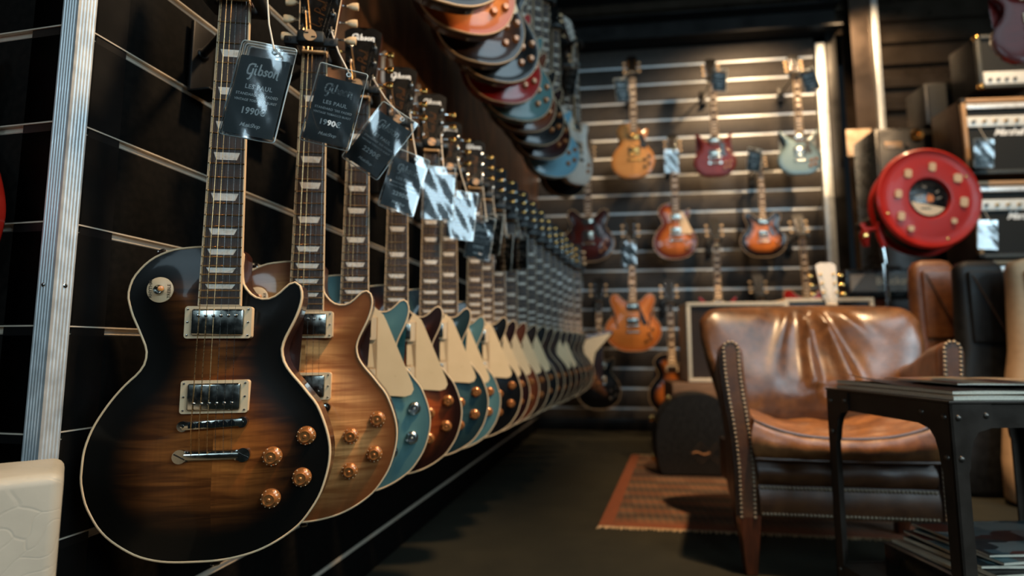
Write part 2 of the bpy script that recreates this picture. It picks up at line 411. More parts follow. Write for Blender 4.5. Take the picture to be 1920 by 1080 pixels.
# aluminium corner profile with ribs and screws
def corner_trim():
    bm = NB(); o = []
    W = 0.0235
    prof = [(0.004, 0.004)]
    def face(n):  # outline along one flange with small ribs
        pts = []
        for k in range(n):
            a = k / n * W; pts += [(a, 0.0), (a + 0.0012, 0.0010), (a + 0.0024, 0.0)]
        return pts + [(W, 0.0)]
    fl = face(5)
    outer = [(-x, -0.004 + d) for x, d in fl][::-1]            # flange on the near wall (faces camera): runs -x, at y=-0.004
    other = [(0.004 - d, x) for x, d in fl]                     # flange on the left wall
    pts = outer + [(0.004, -0.004)] + other + [(0.0005, W), (0.0005, -0.0005), (-W, -0.0005)]
    prism(bm, pts, 0.0, 3.5, plane='xy')
    return to_mesh(bm, 'trim', alu, smooth=False)
tr = structure('trim_1', corner_trim(), loc=CORN, rot=(0, 0, A_N))
def screw_mesh():
    bm = NB(); lathe(bm, [(0, 0.0016), (0.0016, 0.0016), (0.003, 0.0006), (0.003, 0)], n=12)
    box(bm, (0, -0.0016, 0), (0.0036, 0.0004, 0.0006), 1); box(bm, (0, -0.0016, 0), (0.0006, 0.0004, 0.0036), 1)
    return to_mesh(bm, 'screw', [chrome, blackpl])
zsc = hit(102, 534, CORN, (0, 1, 0)).z
link('screw', M('screw', screw_mesh), tr, (-0.013, -0.004, zsc))
link('screw', M('screw', screw_mesh), tr, (0.004, 0.012, zsc), (0, 0, PI / 2))
# back wall
A_B = math.radians(-7.2); BO = Vector((1.457, 4.53, 0)); BN = Vector((math.sin(A_B), -math.cos(A_B), 0)); BX = Vector((math.cos(A_B), math.sin(A_B), 0))
def bu(px, py=400): return (hit(px, py, BO, BN) - BO).dot(BX)
def bz(px, py): return hit(px, py, BO, BN).z
UR = bu(1538, 300)
ZB = [0.177 + 0.16 * k for k in range(19)]
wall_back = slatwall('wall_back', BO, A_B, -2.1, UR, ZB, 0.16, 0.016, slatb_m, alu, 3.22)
def bwbox(name, u0, u1, v0, v1, z0, z1, mat, bev=0.003):
    bm = NB(); box(bm, ((u0 + u1) / 2, (v0 + v1) / 2, (z0 + z1) / 2), (u1 - u0, v1 - v0, z1 - z0), 0, bev)
    return structure(name, to_mesh(bm, name, mat), loc=BO, rot=(0, 0, A_B))
bwbox('trim_2', UR, UR + 0.075, -0.035, 0.02, 0.0, 3.16, alu, 0.006)
bwbox('trim_3', UR + 0.08, UR + 0.165, -0.03, 0.05, 0.0, 3.6, blacksteel)
# steel column: an I section, and the bright edge strip beside it
uc0, uc1 = bu(1590, 150), bu(1627, 150)
bm = NB()
box(bm, (0, -0.09, 1.8), (uc1 - uc0, 0.012, 3.6)); box(bm, (0, 0.07, 1.8), (uc1 - uc0, 0.012, 3.6)); box(bm, (0, -0.01, 1.8), (0.01, 0.16, 3.6))
structure('column_1', to_mesh(bm, 'column', colsteel), loc=BO + BX * ((uc0 + uc1) / 2), rot=(0, 0, A_B))
bwbox('trim_4', uc1 + 0.005, uc1 + 0.05, -0.125, -0.06, 0.0, 3.6, alu, 0.004)
# beam above the slatted wall and the corrugated sheet beside and above it
bm = NB()
Lb = 2.1 + UR + 0.16; xb = (UR + 0.16 - 2.1) / 2
for z, d in ((3.235, 0.16), (3.43, 0.16)): box(bm, (xb, -0.09, z), (Lb, d, 0.016))
box(bm, (xb, -0.05, 3.33), (Lb, 0.012, 0.19))
structure('beam_1', to_mesh(bm, 'beam', blacksteel), loc=BO, rot=(0, 0, A_B))
def corrugated(x0, x1, z0, z1, pitch=0.19):
    bm = NB(); pts = []
    z = z0
    while z < z1:
        pts += [(0.03, z), (0.03, z + pitch * 0.42), (0.0, z + pitch * 0.52), (0.0, z + pitch * 0.92)]; z += pitch
    pts = [(d, zz) for d, zz in pts]
    a = [bm.verts.new((x0, d, zz)) for d, zz in pts]; b = [bm.verts.new((x1, d, zz)) for d, zz in pts]
    for i in range(len(pts) - 1): bm.faces.new((a[i], b[i], b[i + 1], a[i + 1]))
    bmesh.ops.solidify(bm, geom=bm.faces[:], thickness=0.004)
    return to_mesh(bm, 'wall_corrugated', corr_m, smooth=False)
structure('wall_right', corrugated(uc1 + 0.05, uc1 + 2.3, 0.0, 3.66), loc=BO, rot=(0, 0, A_B))
structure('wall_upper', corrugated(-2.1, uc1 + 0.05, 3.25, 3.66, 0.13), loc=BO, rot=(0, 0, A_B))
bwbox('baseboard_back', -2.1, UR, -0.02, 0.0, 0.0, 0.10, blacksteel)

# printed banner along the left wall above the lower guitars, with white letters
ban_m, _nt, _b = nm('brown_printed_banner')
_v = coords(_nt, (2.2, 1, 1.4)); _n = noise(_nt, _v, 1.6, 6, 0.6, 1.2); _n2 = noise(_nt, coords(_nt, (9, 1, 1.2)), 1.5, 4)
_nt.links.new(mixc(_nt, 0.55, ramp(_nt, _n, [(0.3, rgb(40, 28, 19)), (0.5, rgb(96, 63, 40)), (0.72, rgb(186, 128, 82))]), ramp(_nt, _n2, [(0.3, rgb(32, 24, 17)), (0.75, rgb(140, 94, 60))])), _b.inputs['Base Color'])
_b.inputs['Roughness'].default_value = 0.5
def lw(px, py):  # a point on the left wall in wall coordinates
    p = hit(px, py, CORN, (math.sin(A_L), -math.cos(A_L), 0)) - CORN
    return p.dot(Vector((math.cos(A_L), math.sin(A_L), 0))), p.z
bm = NB()
b0, b1 = lw(560, 200)[0], 4.1
box(bm, ((b0 + b1) / 2, -0.004, 2.17), (b1 - b0, 0.006, 1.66), 0, 0.001)
t = thing('wall_banner', 'brown mottled printed banner with white letters on the left wall', 'banner', CORN, (0, 0, A_L))
link('sheet', to_mesh(bm, 'sheet', ban_m), t)
lx, lz = lw(710, 136); kx = lw(750, 140)[0] - lx; kz = 0.088
def banner_letter(strokes, w, x, z, sx, sz):
    me = stroke_mesh(strokes, w, whitep, 0, 1.0)
    for v in me.vertices: v.co = Vector((v.co.x * sx, 0, v.co.z * sz))
    link('lettering', me, t, (x, -0.008, z))
banner_letter([[(0.08, -.25), (0.08, .7), (.2, .92), (.4, .92), (.46, .75), (.46, .2)], [(.66, .55), (.66, .3)], [(.92, .9), (.92, .0)]], 0.15, lx, lz, kx, kz)
l2x, l2z = lw(772, 190); k2 = lw(800, 190)[0] - l2x
banner_letter([[(.1, .95), (.1, .1), (.35, 0), (.35, .95)], [(.65, .95), (.65, .05)], [(.95, .95), (.95, .05), (.5, 0)]], 0.17, l2x, l2z, k2, kz)

# ------------------------------------------------------------------ guitars
OUT_LP = [(-35, 253), (-54, 251), (-71, 248), (-90, 240), (-103, 231), (-114, 219), (-123, 205), (-127, 191), (-128, 179), (-125, 166), (-120, 151), (-113, 136), (-106, 120), (-101, 108), (-99, 98), (-100, 88), (-103, 79), (-111, 68), (-122, 57), (-135, 41), (-147, 23), (-159, 1), (-166, -18), (-170, -36), (-171, -55), (-171, -72), (-168, -88), (-163, -105), (-155, -121), (-145, -137), (-131, -152), (-112, -166), (-92, -177), (-69, -184), (-47, -187), (-19, -188), (3, -188), (26, -186), (54, -180), (77, -171), (98, -159), (117, -144), (131, -126), (143, -105), (151, -80), (155, -58), (155, -38), (151, -18), (143, 5), (134, 24), (122, 39), (111, 53), (98, 68), (88, 83), (84, 97), (84, 107), (88, 120), (95, 135), (102, 151), (107, 167), (109, 180), (108, 191), (105, 198), (100, 202), (94, 202), (88, 198), (81, 191), (74, 184), (66, 179), (58, 177), (49, 178), (40, 182), (31, 191), (25, 202), (23, 225), (22, 248), (0, 254)]
def mirror(r): return r + [(-x, z) for x, z in r[::-1] if abs(x) > 1]
R_SG = [(0, -150), (70, -146), (120, -118), (152, -70), (158, -20), (140, 25), (112, 60), (100, 95), (108, 130), (128, 165), (140, 192), (128, 194), (104, 172), (80, 148), (56, 132), (30, 126)]
OUT_SG = [(-x, z) for x, z in R_SG[:0:-1]][::1] + R_SG
OUT_SG = R_SG + [(-x, z) for x, z in R_SG[::-1] if x > 1]
R_ES = [(0, -185), (80, -178), (150, -142), (196, -78), (203, -20), (186, 28), (155, 66), (137, 96), (138, 125), (154, 160), (163, 192), (156, 222), (134, 238), (108, 234), (84, 212), (60, 190), (32, 178)]
OUT_ES = R_ES + [(-x, z) for x, z in R_ES[::-1] if x > 1]
OUT_EX = [(-30, 210), (-80, 215), (-180, 170), (-130, 60), (-160, -40), (-260, -150), (-200, -175), (-60, -150), (60, -150), (190, -215), (175, -150), (110, -20), (120, 60), (240, 195), (215, 220), (95, 195), (30, 205)]
OUT_OF = [(-30, 200), (-60, 215), (-100, 240), (-135, 235), (-140, 190), (-118, 130), (-112, 80), (-140, 20), (-165, -60), (-150, -140), (-90, -185), (-10, -190), (80, -175), (140, -115), (150, -40), (120, 30), (100, 85), (112, 130), (128, 165), (115, 195), (85, 190), (55, 165), (30, 160)]
def catmull(pts, n, keep=0.5):
    pts = [Vector((p[0] / 1000, p[1] / 1000)) for p in pts]; N = len(pts); dense = []
    for i in range(N):
        p0, p1, p2, p3 = pts[i - 1], pts[i], pts[(i + 1) % N], pts[(i + 2) % N]
        for k in range(8):
            u = k / 8
            dense.append(0.5 * ((2 * p1) + (p2 - p0) * u + (2 * p0 - 5 * p1 + 4 * p2 - p3) * u * u + (3 * p1 - p0 - 3 * p2 + p3) * u ** 3))
    d = [0.0]
    for a, b in zip(dense, dense[1:] + dense[:1]): d.append(d[-1] + (b - a).length)
    out = []; j = 0
    for k in range(n):
        s = d[-1] * k / n
        while d[j + 1] < s: j += 1
        u = (s - d[j]) / max(1e-9, d[j + 1] - d[j]); a, b = dense[j], dense[(j + 1) % len(dense)]
        out.append(a + (b - a) * u)
    if sum(a.x * b.y - b.x * a.y for a, b in zip(out, out[1:] + out[:1])) < 0: out.reverse()
    return out
KINDS = {  # outline, thickness, carve height, carve width, bridge height above lowest point
    'lp': (OUT_LP, 0.050, 0.013, 0.095), 'special': (OUT_LP, 0.044, 0.0, 0.02), 'sg': (OUT_SG, 0.034, 0.0, 0.02),
    'es': (OUT_ES, 0.044, 0.010, 0.11), 'explorer': (OUT_EX, 0.036, 0.0, 0.02), 'offset': (OUT_OF, 0.040, 0.0, 0.02)}
def kind_info(kind):
    def f():
        out, th, ch, cw = KINDS[kind]
        o = catmull(out, 150 if kind in ('lp',) else 120); zmin = min(p.y for p in o)
        return [(p.x, p.y - zmin) for p in o], -zmin, th, ch, cw
    return M(('kind', kind), f)
def carve(kind, d):
    _, _, th, ch, cw = kind_info(kind)
    if ch == 0: return 0.004 * smooth01(d / 0.016)
    return ch * smooth01((d - 0.004) / cw)
def body_mesh(kind):
    def f():
        o, bv, th, ch, cw = kind_info(kind)
        O = np.array(o); N = len(O); B = np.roll(O, -1, 0)
        xs = np.arange(O[:, 0].min(), O[:, 0].max(), 0.0095); zs = np.arange(O[:, 1].min(), O[:, 1].max(), 0.0095)
        gx, gz = np.meshgrid(xs, zs); gx = gx + (np.arange(len(zs)) % 2)[:, None] * 0.00475
        G = np.stack([gx.ravel(), gz.ravel()], 1)
        def dist(Q):
            ab = B - O; t_ = ((Q[:, None] - O[None]) * ab[None]).sum(2) / (ab ** 2).sum(1)[None]
            t_ = np.clip(t_, 0, 1); c = O[None] + ab[None] * t_[..., None]
            return np.sqrt(((Q[:, None] - c) ** 2).sum(2)).min(1)
        def inside(Q):
            x, z = Q[:, 0][:, None], Q[:, 1][:, None]
            c = ((O[:, 1] > z) != (B[:, 1] > z)) & (x < (B[:, 0] - O[:, 0]) * (z - O[:, 1]) / (B[:, 1] - O[:, 1] + 1e-12) + O[:, 0])
            return c.sum(1) % 2 == 1
        D = dist(G); keep = inside(G) & (D > 0.004); G = G[keep]; D = D[keep]
        verts = [Vector(p) for p in O.tolist()] + [Vector(p) for p in G.tolist()]
        vv, ee, ff, *_ = delaunay_2d_cdt(verts, [(i, (i + 1) % N) for i in range(N)], [list(range(N))], 1, 1e-6)
        dd = np.concatenate([np.zeros(N), D])
        bm = NB(); lay = bm.verts.layers.float.new('edge')
        top = []
        for i, v in enumerate(vv):
            e = dd[i] if i < len(dd) else 0.0
            q = bm.verts.new((v.x, -carve(kind, e), v.y)); q[lay] = float(e); top.append(q)
        for f_ in ff: bm.faces.new([top[i] for i in f_]).material_index = 0
        r1 = [bm.verts.new((p[0], 0.003, p[1])) for p in o]; r2 = [bm.verts.new((p[0], th - 0.005, p[1])) for p in o]
        cx, cz = O.mean(0)
        r3 = [bm.verts.new((cx + (p[0] - cx) * 0.975, th, cz + (p[1] - cz) * 0.975)) for p in o]
        for A, Bq, in ((top[:N], r1), (r1, r2), (r2, r3)):
            for i in range(N):
                bm.faces.new((A[i], A[(i + 1) % N], Bq[(i + 1) % N], Bq[i])).material_index = 1
        bf = bm.faces.new(r3); bf.material_index = 1
        bmesh.ops.triangulate(bm, faces=[bf])
        return to_mesh(bm, 'body', [mahog, mahogside], True, 50)
    return M(('body', kind), f)
def binding_mesh(kind):
    def f():
        o = [Vector(p) for p in kind_info(kind)[0]]; N = len(o); bm = NB()
        nr = []
        for i in range(N):
            d = (o[(i + 1) % N] - o[i - 1]).normalized(); nr.append(Vector((d.y, -d.x)))
        sec = [(0.0006, 0.0065), (0.0008, 0.0), (0.0002, -0.0010), (-0.0013, -0.0012), (-0.0022, -0.0006), (-0.0022, 0.002)]
        rings = [[bm.verts.new(((o[i] + nr[i] * a).x, y, (o[i] + nr[i] * a).y)) for a, y in sec] for i in range(N)]
        for i in range(N):
            A, B = rings[i], rings[(i + 1) % N]
            for k in range(len(sec) - 1): bm.faces.new((A[k], A[k + 1], B[k + 1], B[k]))
        return to_mesh(bm, 'binding', cream_bind, True, 60)
    return M(('binding', kind), f)
SCALE = 0.62865
def fz(n): return SCALE * 2 ** (-n / 12)
def fw(v): return 0.0215 + (0.0285 - 0.0215) * (SCALE - v) / (SCALE - 0.165)   # half width of the fingerboard
FY = -0.017
FB_END = {'lp': 0.165, 'special': 0.165, 'sg': 0.165, 'es': 0.165, 'explorer': 0.165, 'offset': 0.165}
def neck_mesh(kind):
    def f():
        bm = NB(); v0 = {'lp': 0.215, 'special': 0.215, 'sg': 0.10, 'es': 0.17, 'explorer': 0.17, 'offset': 0.14}[kind]
        st = []
        for k in range(9):
            v = SCALE + 0.004 - (SCALE - v0) * k / 8; w_ = fw(v) + 0.0; dp = 0.019 + 0.004 * k / 8
            st.append([(w_ * math.cos(PI * j / 8), FY + 0.006 + dp * math.sin(PI * j / 8) * 1.0, v) for j in range(9)])
        rings = [[bm.verts.new(p) for p in s] for s in st]
        for A, B in zip(rings, rings[1:]):
            for j in range(8): bm.faces.new((A[j], A[j + 1], B[j + 1], B[j]))
            bm.faces.new((A[8], A[0], B[0], B[8]))
        bm.faces.new(rings[0]); bm.faces.new(rings[-1][::-1])
        return to_mesh(bm, 'neck', mahog)
    return M(('neck', kind), f)
def fretboard_mesh():
    def f():
        bm = NB(); a, b = SCALE, 0.165
        for s, mat, dy, ins in ((1, 0, 0.0, 0.0015),):
            prism(bm, [(-fw(b) + ins, b + 0.0015), (fw(b) - ins, b + 0.0015), (fw(a) - ins, a), (-fw(a) + ins, a)], FY, FY + 0.007)
        return to_mesh(bm, 'fretboard', rosewood, False)
    return M('fretboard', f)
def fb_binding_mesh():
    def f():
        bm = NB(); a, b = SCALE, 0.165
        for s in (-1, 1):
            prism(bm, [(s * (fw(b) - 0.0015), b), (s * fw(b), b), (s * fw(a), a), (s * (fw(a) - 0.0015), a)], FY - 0.0004, FY + 0.007)
        prism(bm, [(-fw(b), b), (fw(b), b), (fw(b), b + 0.0015), (-fw(b), b + 0.0015)], FY - 0.0004, FY + 0.007)
        return to_mesh(bm, 'fretboard_binding', cream_bind, False)
    return M('fbb', f)
def fret_geo(bm, n):
    v = fz(n); w_ = fw(v) - 0.0005
    cyl(bm, (-w_, FY, v), (w_, FY, v), 0.00115, n=6)
def frets_mesh(n=None):
    def f():
        bm = NB()
        for k in (range(1, 23) if n is None else [n]): fret_geo(bm, k)
        return to_mesh(bm, 'fret', fretm)
    return M(('fret', n), f)
INL = (3, 5, 7, 9, 12, 15, 17, 19, 21)
def inlay_geo(bm, n):
    a, b = fz(n - 1), fz(n); h = (a - b) * 0.58; h = min(h, 0.0112); c = (a + b) / 2; w_ = fw(c)
    prism(bm, [(-w_ * 0.56, c - h / 2), (w_ * 0.56, c - h / 2), (w_ * 0.72, c + h / 2), (-w_ * 0.72, c + h / 2)], FY - 0.00035, FY + 0.001)
def inlay_mesh(n=None):
    def f():
        bm = NB()
        for k in (INL if n is None else [n]): inlay_geo(bm, k)
        return to_mesh(bm, 'inlay', pearl_m, False)
    return M(('inlay', n), f)
def nut_mesh():
    def f():
        bm = NB(); box(bm, (0, FY - 0.0005, SCALE + 0.0025), (0.043, 0.009, 0.005), 0, 0.001); return to_mesh(bm, 'nut', cream)
    return M('nut', f)
HEAD_R = [(0.0, 0.181), (0.007, 0.187), (0.018, 0.190), (0.028, 0.186), (0.037, 0.180), (0.0405, 0.176), (0.040, 0.160), (0.036, 0.110), (0.0325, 0.060), (0.0315, 0.042), (0.028, 0.028), (0.0225, 0.014), (0.0215, 0.0)]
def head_mesh():
    def f():
        bm = NB(); pts = HEAD_R + [(-x, z) for x, z in HEAD_R[::-1] if x > 0]
        prism(bm, pts, 0.0, 0.0145, 0, 1); return to_mesh(bm, 'headstock', [headblk, mahogside], True, 50)
    return M('head', f)
def headbind_mesh():
    def f():
        bm = NB(); pts = HEAD_R + [(-x, z) for x, z in HEAD_R[::-1] if x > 0]
        tube(bm, [(x, 0.0005, z) for x, z in pts], 0.0009, 4, closed=True); return to_mesh(bm, 'headstock_binding', cream_bind)
    return M('headbind', f)
def truss_mesh():
    def f():
        bm = NB(); prism(bm, [(-0.009, 0.006), (0.009, 0.006), (0.012, 0.022), (0.006, 0.038), (0, 0.042), (-0.006, 0.038), (-0.012, 0.022)], -0.002, 0.0)
        return to_mesh(bm, 'truss_cover', blackpl, True, 30)
    return M('truss', f)
TUN = (0.050, 0.092, 0.134)
def tuner_mesh(side):
    def f():
        bm = NB()
        lathe(bm, [(0.0, 0.015), (0.0028, 0.015), (0.003, 0.012), (0.0024, 0.008), (0.003, 0.004), (0.005, 0.0035), (0.0056, 0.0015), (0.0056, -0.001)], n=14)
        cyl(bm, (0, 0.018, 0), (side * 0.020, 0.018, 0), 0.002, n=8); box(bm, (0, 0.018, 0.001), (0.012, 0.007, 0.022), 0, 0.002)
        return to_mesh(bm, 'tuner', chrome)
    return M(('tuner', side), f)
def button_mesh(side):
    def f():
        bm = NB(); s = side
        lathe(bm, [(0.0, 0.0), (0.003, 0.0), (0.0034, 0.003), (0.006, 0.005), (0.0086, 0.011), (0.0095, 0.018), (0.0085, 0.0215), (0.0, 0.0225)], c=(s * 0.020, 0.018, 0), axis=(s, 0, 0), n=16)
        for v in bm.verts: v.co.y = 0.018 + (v.co.y - 0.018) * 0.55
        return to_mesh(bm, 'tuner_button', tulip)
    return M(('button', side), f)
HT = math.radians(14)
def head_local(p):  # headstock frame -> guitar frame (without base shift)
    q = Matrix.Rotation(-HT, 3, 'X') @ Vector(p); return Vector((q.x, q.y + FY + 0.004, q.z + SCALE + 0.005))
def string_pts(k):
    s = (k - 2.5); bv = Vector((s * 0.0104, -0.0235, 0.004 * (k / 5))); tl = Vector((s * 0.0104, -0.0185, -0.041)); nt_ = Vector((s * 0.0070, FY - 0.0030, SCALE + 0.0025))
    side = -1 if k < 3 else 1; j = k if k < 3 else 5 - k
    return [tl, bv, nt_, head_local((side * 0.0235, -0.006, TUN[j]))]
def string_mesh(k=None):
    def f():
        bm = NB(); gs = (0.00068, 0.00058, 0.00048, 0.00036, 0.0003, 0.00026)
        for q in (range(6) if k is None else [k]):
            tube(bm, string_pts(q), gs[q], 5)
        return to_mesh(bm, 'string', bronze if (k is not None and k < 3) else steel)
    return M(('string', k), f)
def ring_mesh():
    def f():
        bm = NB(); prism(bm, rrect(0.089, 0.0455, 0.004), -0.006, 0.006)
        return to_mesh(bm, 'pickup_ring', cream, True, 30)
    return M('ring', f)
def cover_mesh():
    def f():
        bm = NB(); box(bm, (0, -0.004, 0), (0.0695, 0.014, 0.0375), 0, 0.003, seg=3); return to_mesh(bm, 'pickup_cover', nickel, True, 30)
    return M('cover', f)
def pole_mesh(n=1):
    def f():
        bm = NB()
        for k in range(n):
            x = (k - 2.5) * 0.0099 if n > 1 else 0
            lathe(bm, [(0, 0.0018), (0.0016, 0.0015), (0.0025, 0.0004), (0.0026, -0.001)], c=(x, 0, 0), n=10)
            box(bm, (x, -0.0018, 0), (0.0034, 0.0006, 0.0006), 1, rot=None)
        return to_mesh(bm, 'pole_screw', [chrome, blackpl])
    return M(('pole', n), f)
def bridge_mesh():
    def f():
        bm = NB(); box(bm, (0, -0.0165, 0), (0.080, 0.009, 0.0115), 0, 0.002)
        for s in (-1, 1):
            cyl(bm, (s * 0.0385, -0.010, 0), (s * 0.0385, -0.0205, 0), 0.0072, n=18); cyl(bm, (s * 0.0385, 0, 0), (s * 0.0385, -0.012, 0), 0.004, n=12)
            lathe(bm, [(0, 0.0012), (0.0024, 0.001), (0.0026, 0)], c=(s * 0.0385, -0.0205, 0), n=10)
        return to_mesh(bm, 'bridge', nickel, True, 35)
    return M('bridge', f)
def saddle_mesh():
    def f():
        bm = NB(); prism(bm, [(-0.0042, -0.0035), (0.0042, -0.0035), (0.0042, 0.0015), (0.0012, 0.0042), (-0.0012, 0.0042), (-0.0042, 0.0015)], -0.0232, -0.019)
        return to_mesh(bm, 'saddle', chrome, False)
    return M('saddle', f)
def tail_mesh():
    def f():
        bm = NB()
        prof = [(0.0, 0.0065)] + [(0.0, 0)]
        def sec(u, v):
            a = 2 * PI * u; x = (v - 0.5) * 0.070
            return (x, -0.0135 - 0.0058 * math.cos(a), 0.0075 * math.sin(a))
        grid(bm, sec, 16, 2, closed_u=True)
        for s in (-1, 1):
            cyl(bm, (s * 0.041, -0.007, 0), (s * 0.041, -0.0185, 0), 0.0095, n=22); cyl(bm, (s * 0.041, 0, 0), (s * 0.041, -0.008, 0), 0.006, n=12)
            box(bm, (s * 0.034, -0.013, 0), (0.008, 0.010, 0.014), 0, 0.001)
            box(bm, (s * 0.041, -0.0187, 0), (0.016, 0.0006, 0.0016), 1, rot=Matrix.Rotation(0.5, 3, 'Y'))
        return to_mesh(bm, 'tailpiece', [nickel, blackpl], True, 35)
    return M('tail', f)
def knob_mesh():
    def f():
        bm = NB()
        lathe(bm, [(0.0135, 0.0), (0.0136, 0.0016), (0.0128, 0.0035), (0.0112, 0.0052), (0.0100, 0.0060), (0.0092, 0.0066), (0.0088, 0.0125), (0.0080, 0.0137), (0.0070, 0.0137), (0.0064, 0.0128), (0.0030, 0.0126), (0.0026, 0.0136), (0.0018, 0.0144), (0.0, 0.0146)], n=28)
        return to_mesh(bm, 'knob', knobm, True, 35)
    return M('knob', f)
def knobmark_mesh():
    def f():
        bm = NB()
        for k in range(11):
            a = math.radians(-60 + 300 * k / 10 + 180); x, z = 0.0121 * math.cos(a), 0.0121 * math.sin(a)
            cyl(bm, (x, -0.0040, z), (x, -0.0053, z), 0.0008, n=6)
        return to_mesh(bm, 'number_mark', cream)
    return M('knobmark', f)
def washer_mesh():
    def f():
        bm = NB(); lathe(bm, [(0.0, 0.0016), (0.0174, 0.0016), (0.0182, 0.001), (0.0182, -0.001)], n=36); return to_mesh(bm, 'switch_washer', cream, True, 40)
    return M('washer', f)
def switch_mesh():
    def f():
        bm = NB(); lathe(bm, [(0.0066, 0.0), (0.0072, 0.002), (0.0070, 0.0045), (0.0058, 0.006), (0.0042, 0.005), (0.0038, 0.003), (0, 0.003)], n=20)
        return to_mesh(bm, 'switch_nut', nickel, True, 35)
    return M('switch', f)
def tip_mesh():
    def f():
        bm = NB(); lathe(bm, [(0.0015, 0.0), (0.0018, 0.006), (0.0032, 0.010), (0.0040, 0.016), (0.0036, 0.020), (0.0, 0.0215)], axis=(0.75, -1, 0.02), n=16)
        return to_mesh(bm, 'switch_tip', simple('amber_tip', rgb(196, 130, 66), 0.3, coat=0.5, var=0.1))
    return M('tip', f)
GUARD = {'lp': [(0.030, 0.165), (0.040, 0.186), (0.058, 0.170), (0.064, 0.158), (0.118, 0.030), (0.121, 0.018), (0.116, 0.008), (0.104, 0.004), (0.052, 0.008), (0.047, 0.012), (0.047, 0.064), (0.026, 0.064), (0.026, 0.110), (0.047, 0.112), (0.047, 0.164)],
         'special': [(0.030, 0.165), (0.046, 0.168), (0.072, 0.150), (0.070, 0.120), (0.098, 0.062), (0.092, 0.045), (0.060, 0.048), (0.046, 0.060), (0.046, 0.100)],
         'es': [(0.030, 0.170), (0.044, 0.176), (0.060, 0.120), (0.104, 0.020), (0.098, 0.006), (0.070, 0.012), (0.050, 0.060), (0.046, 0.120)],
         'sg': [(0.032, 0.120), (0.060, 0.118), (0.078, 0.108), (0.070, 0.080), (0.074, 0.052), (0.090, 0.020), (0.070, 0.005), (0.050, 0.012), (0.046, 0.060)],
         'explorer': [(0.03, 0.15), (0.10, 0.175), (0.215, 0.205), (0.228, 0.195), (0.118, 0.075), (0.098, -0.02), (0.06, -0.03), (0.046, 0.06)],
         'offset': [(0.03, 0.15), (0.07, 0.155), (0.10, 0.165), (0.09, 0.10), (0.10, 0.02), (0.09, -0.06), (0.05, -0.07), (0.046, 0.06)]}
def guard_mesh(kind):
    def f():
        bm = NB(); y = {'lp': -0.0155, 'es': -0.012}.get(kind, -0.0055)
        prism(bm, GUARD[kind], y, y + 0.002)
        return to_mesh(bm, 'pickguard', creamguard, False)
    return M(('guard', kind), f)
def strapbutton_mesh():
    def f():
        bm = NB(); lathe(bm, [(0, 0.013), (0.006, 0.013), (0.0068, 0.011), (0.0035, 0.008), (0.003, 0.003), (0.0055, 0.0)], axis=(0, 0, 1), n=14); return to_mesh(bm, 'strap_button', chrome)
    return M('strapbtn', f)
def fhole_mesh(s):
    def f():
        bm = NB(); pts = [(0.010, 0.075), (0.004, 0.05), (-0.004, 0.02), (-0.008, -0.02), (-0.016, -0.045)]
        top = [(s * (x * 1.0 + 0.0045 * (1 if 0 < i < 4 else 1.5)), z) for i, (x, z) in enumerate(pts)]; bot = [(s * (x - 0.0045 * (1 if 0 < i < 4 else 1.5)), z) for i, (x, z) in enumerate(pts)]
        prism(bm, top + bot[::-1], -0.0085, -0.002); return to_mesh(bm, 'f_hole', blackpl, False)
    return M(('fhole', s), f)

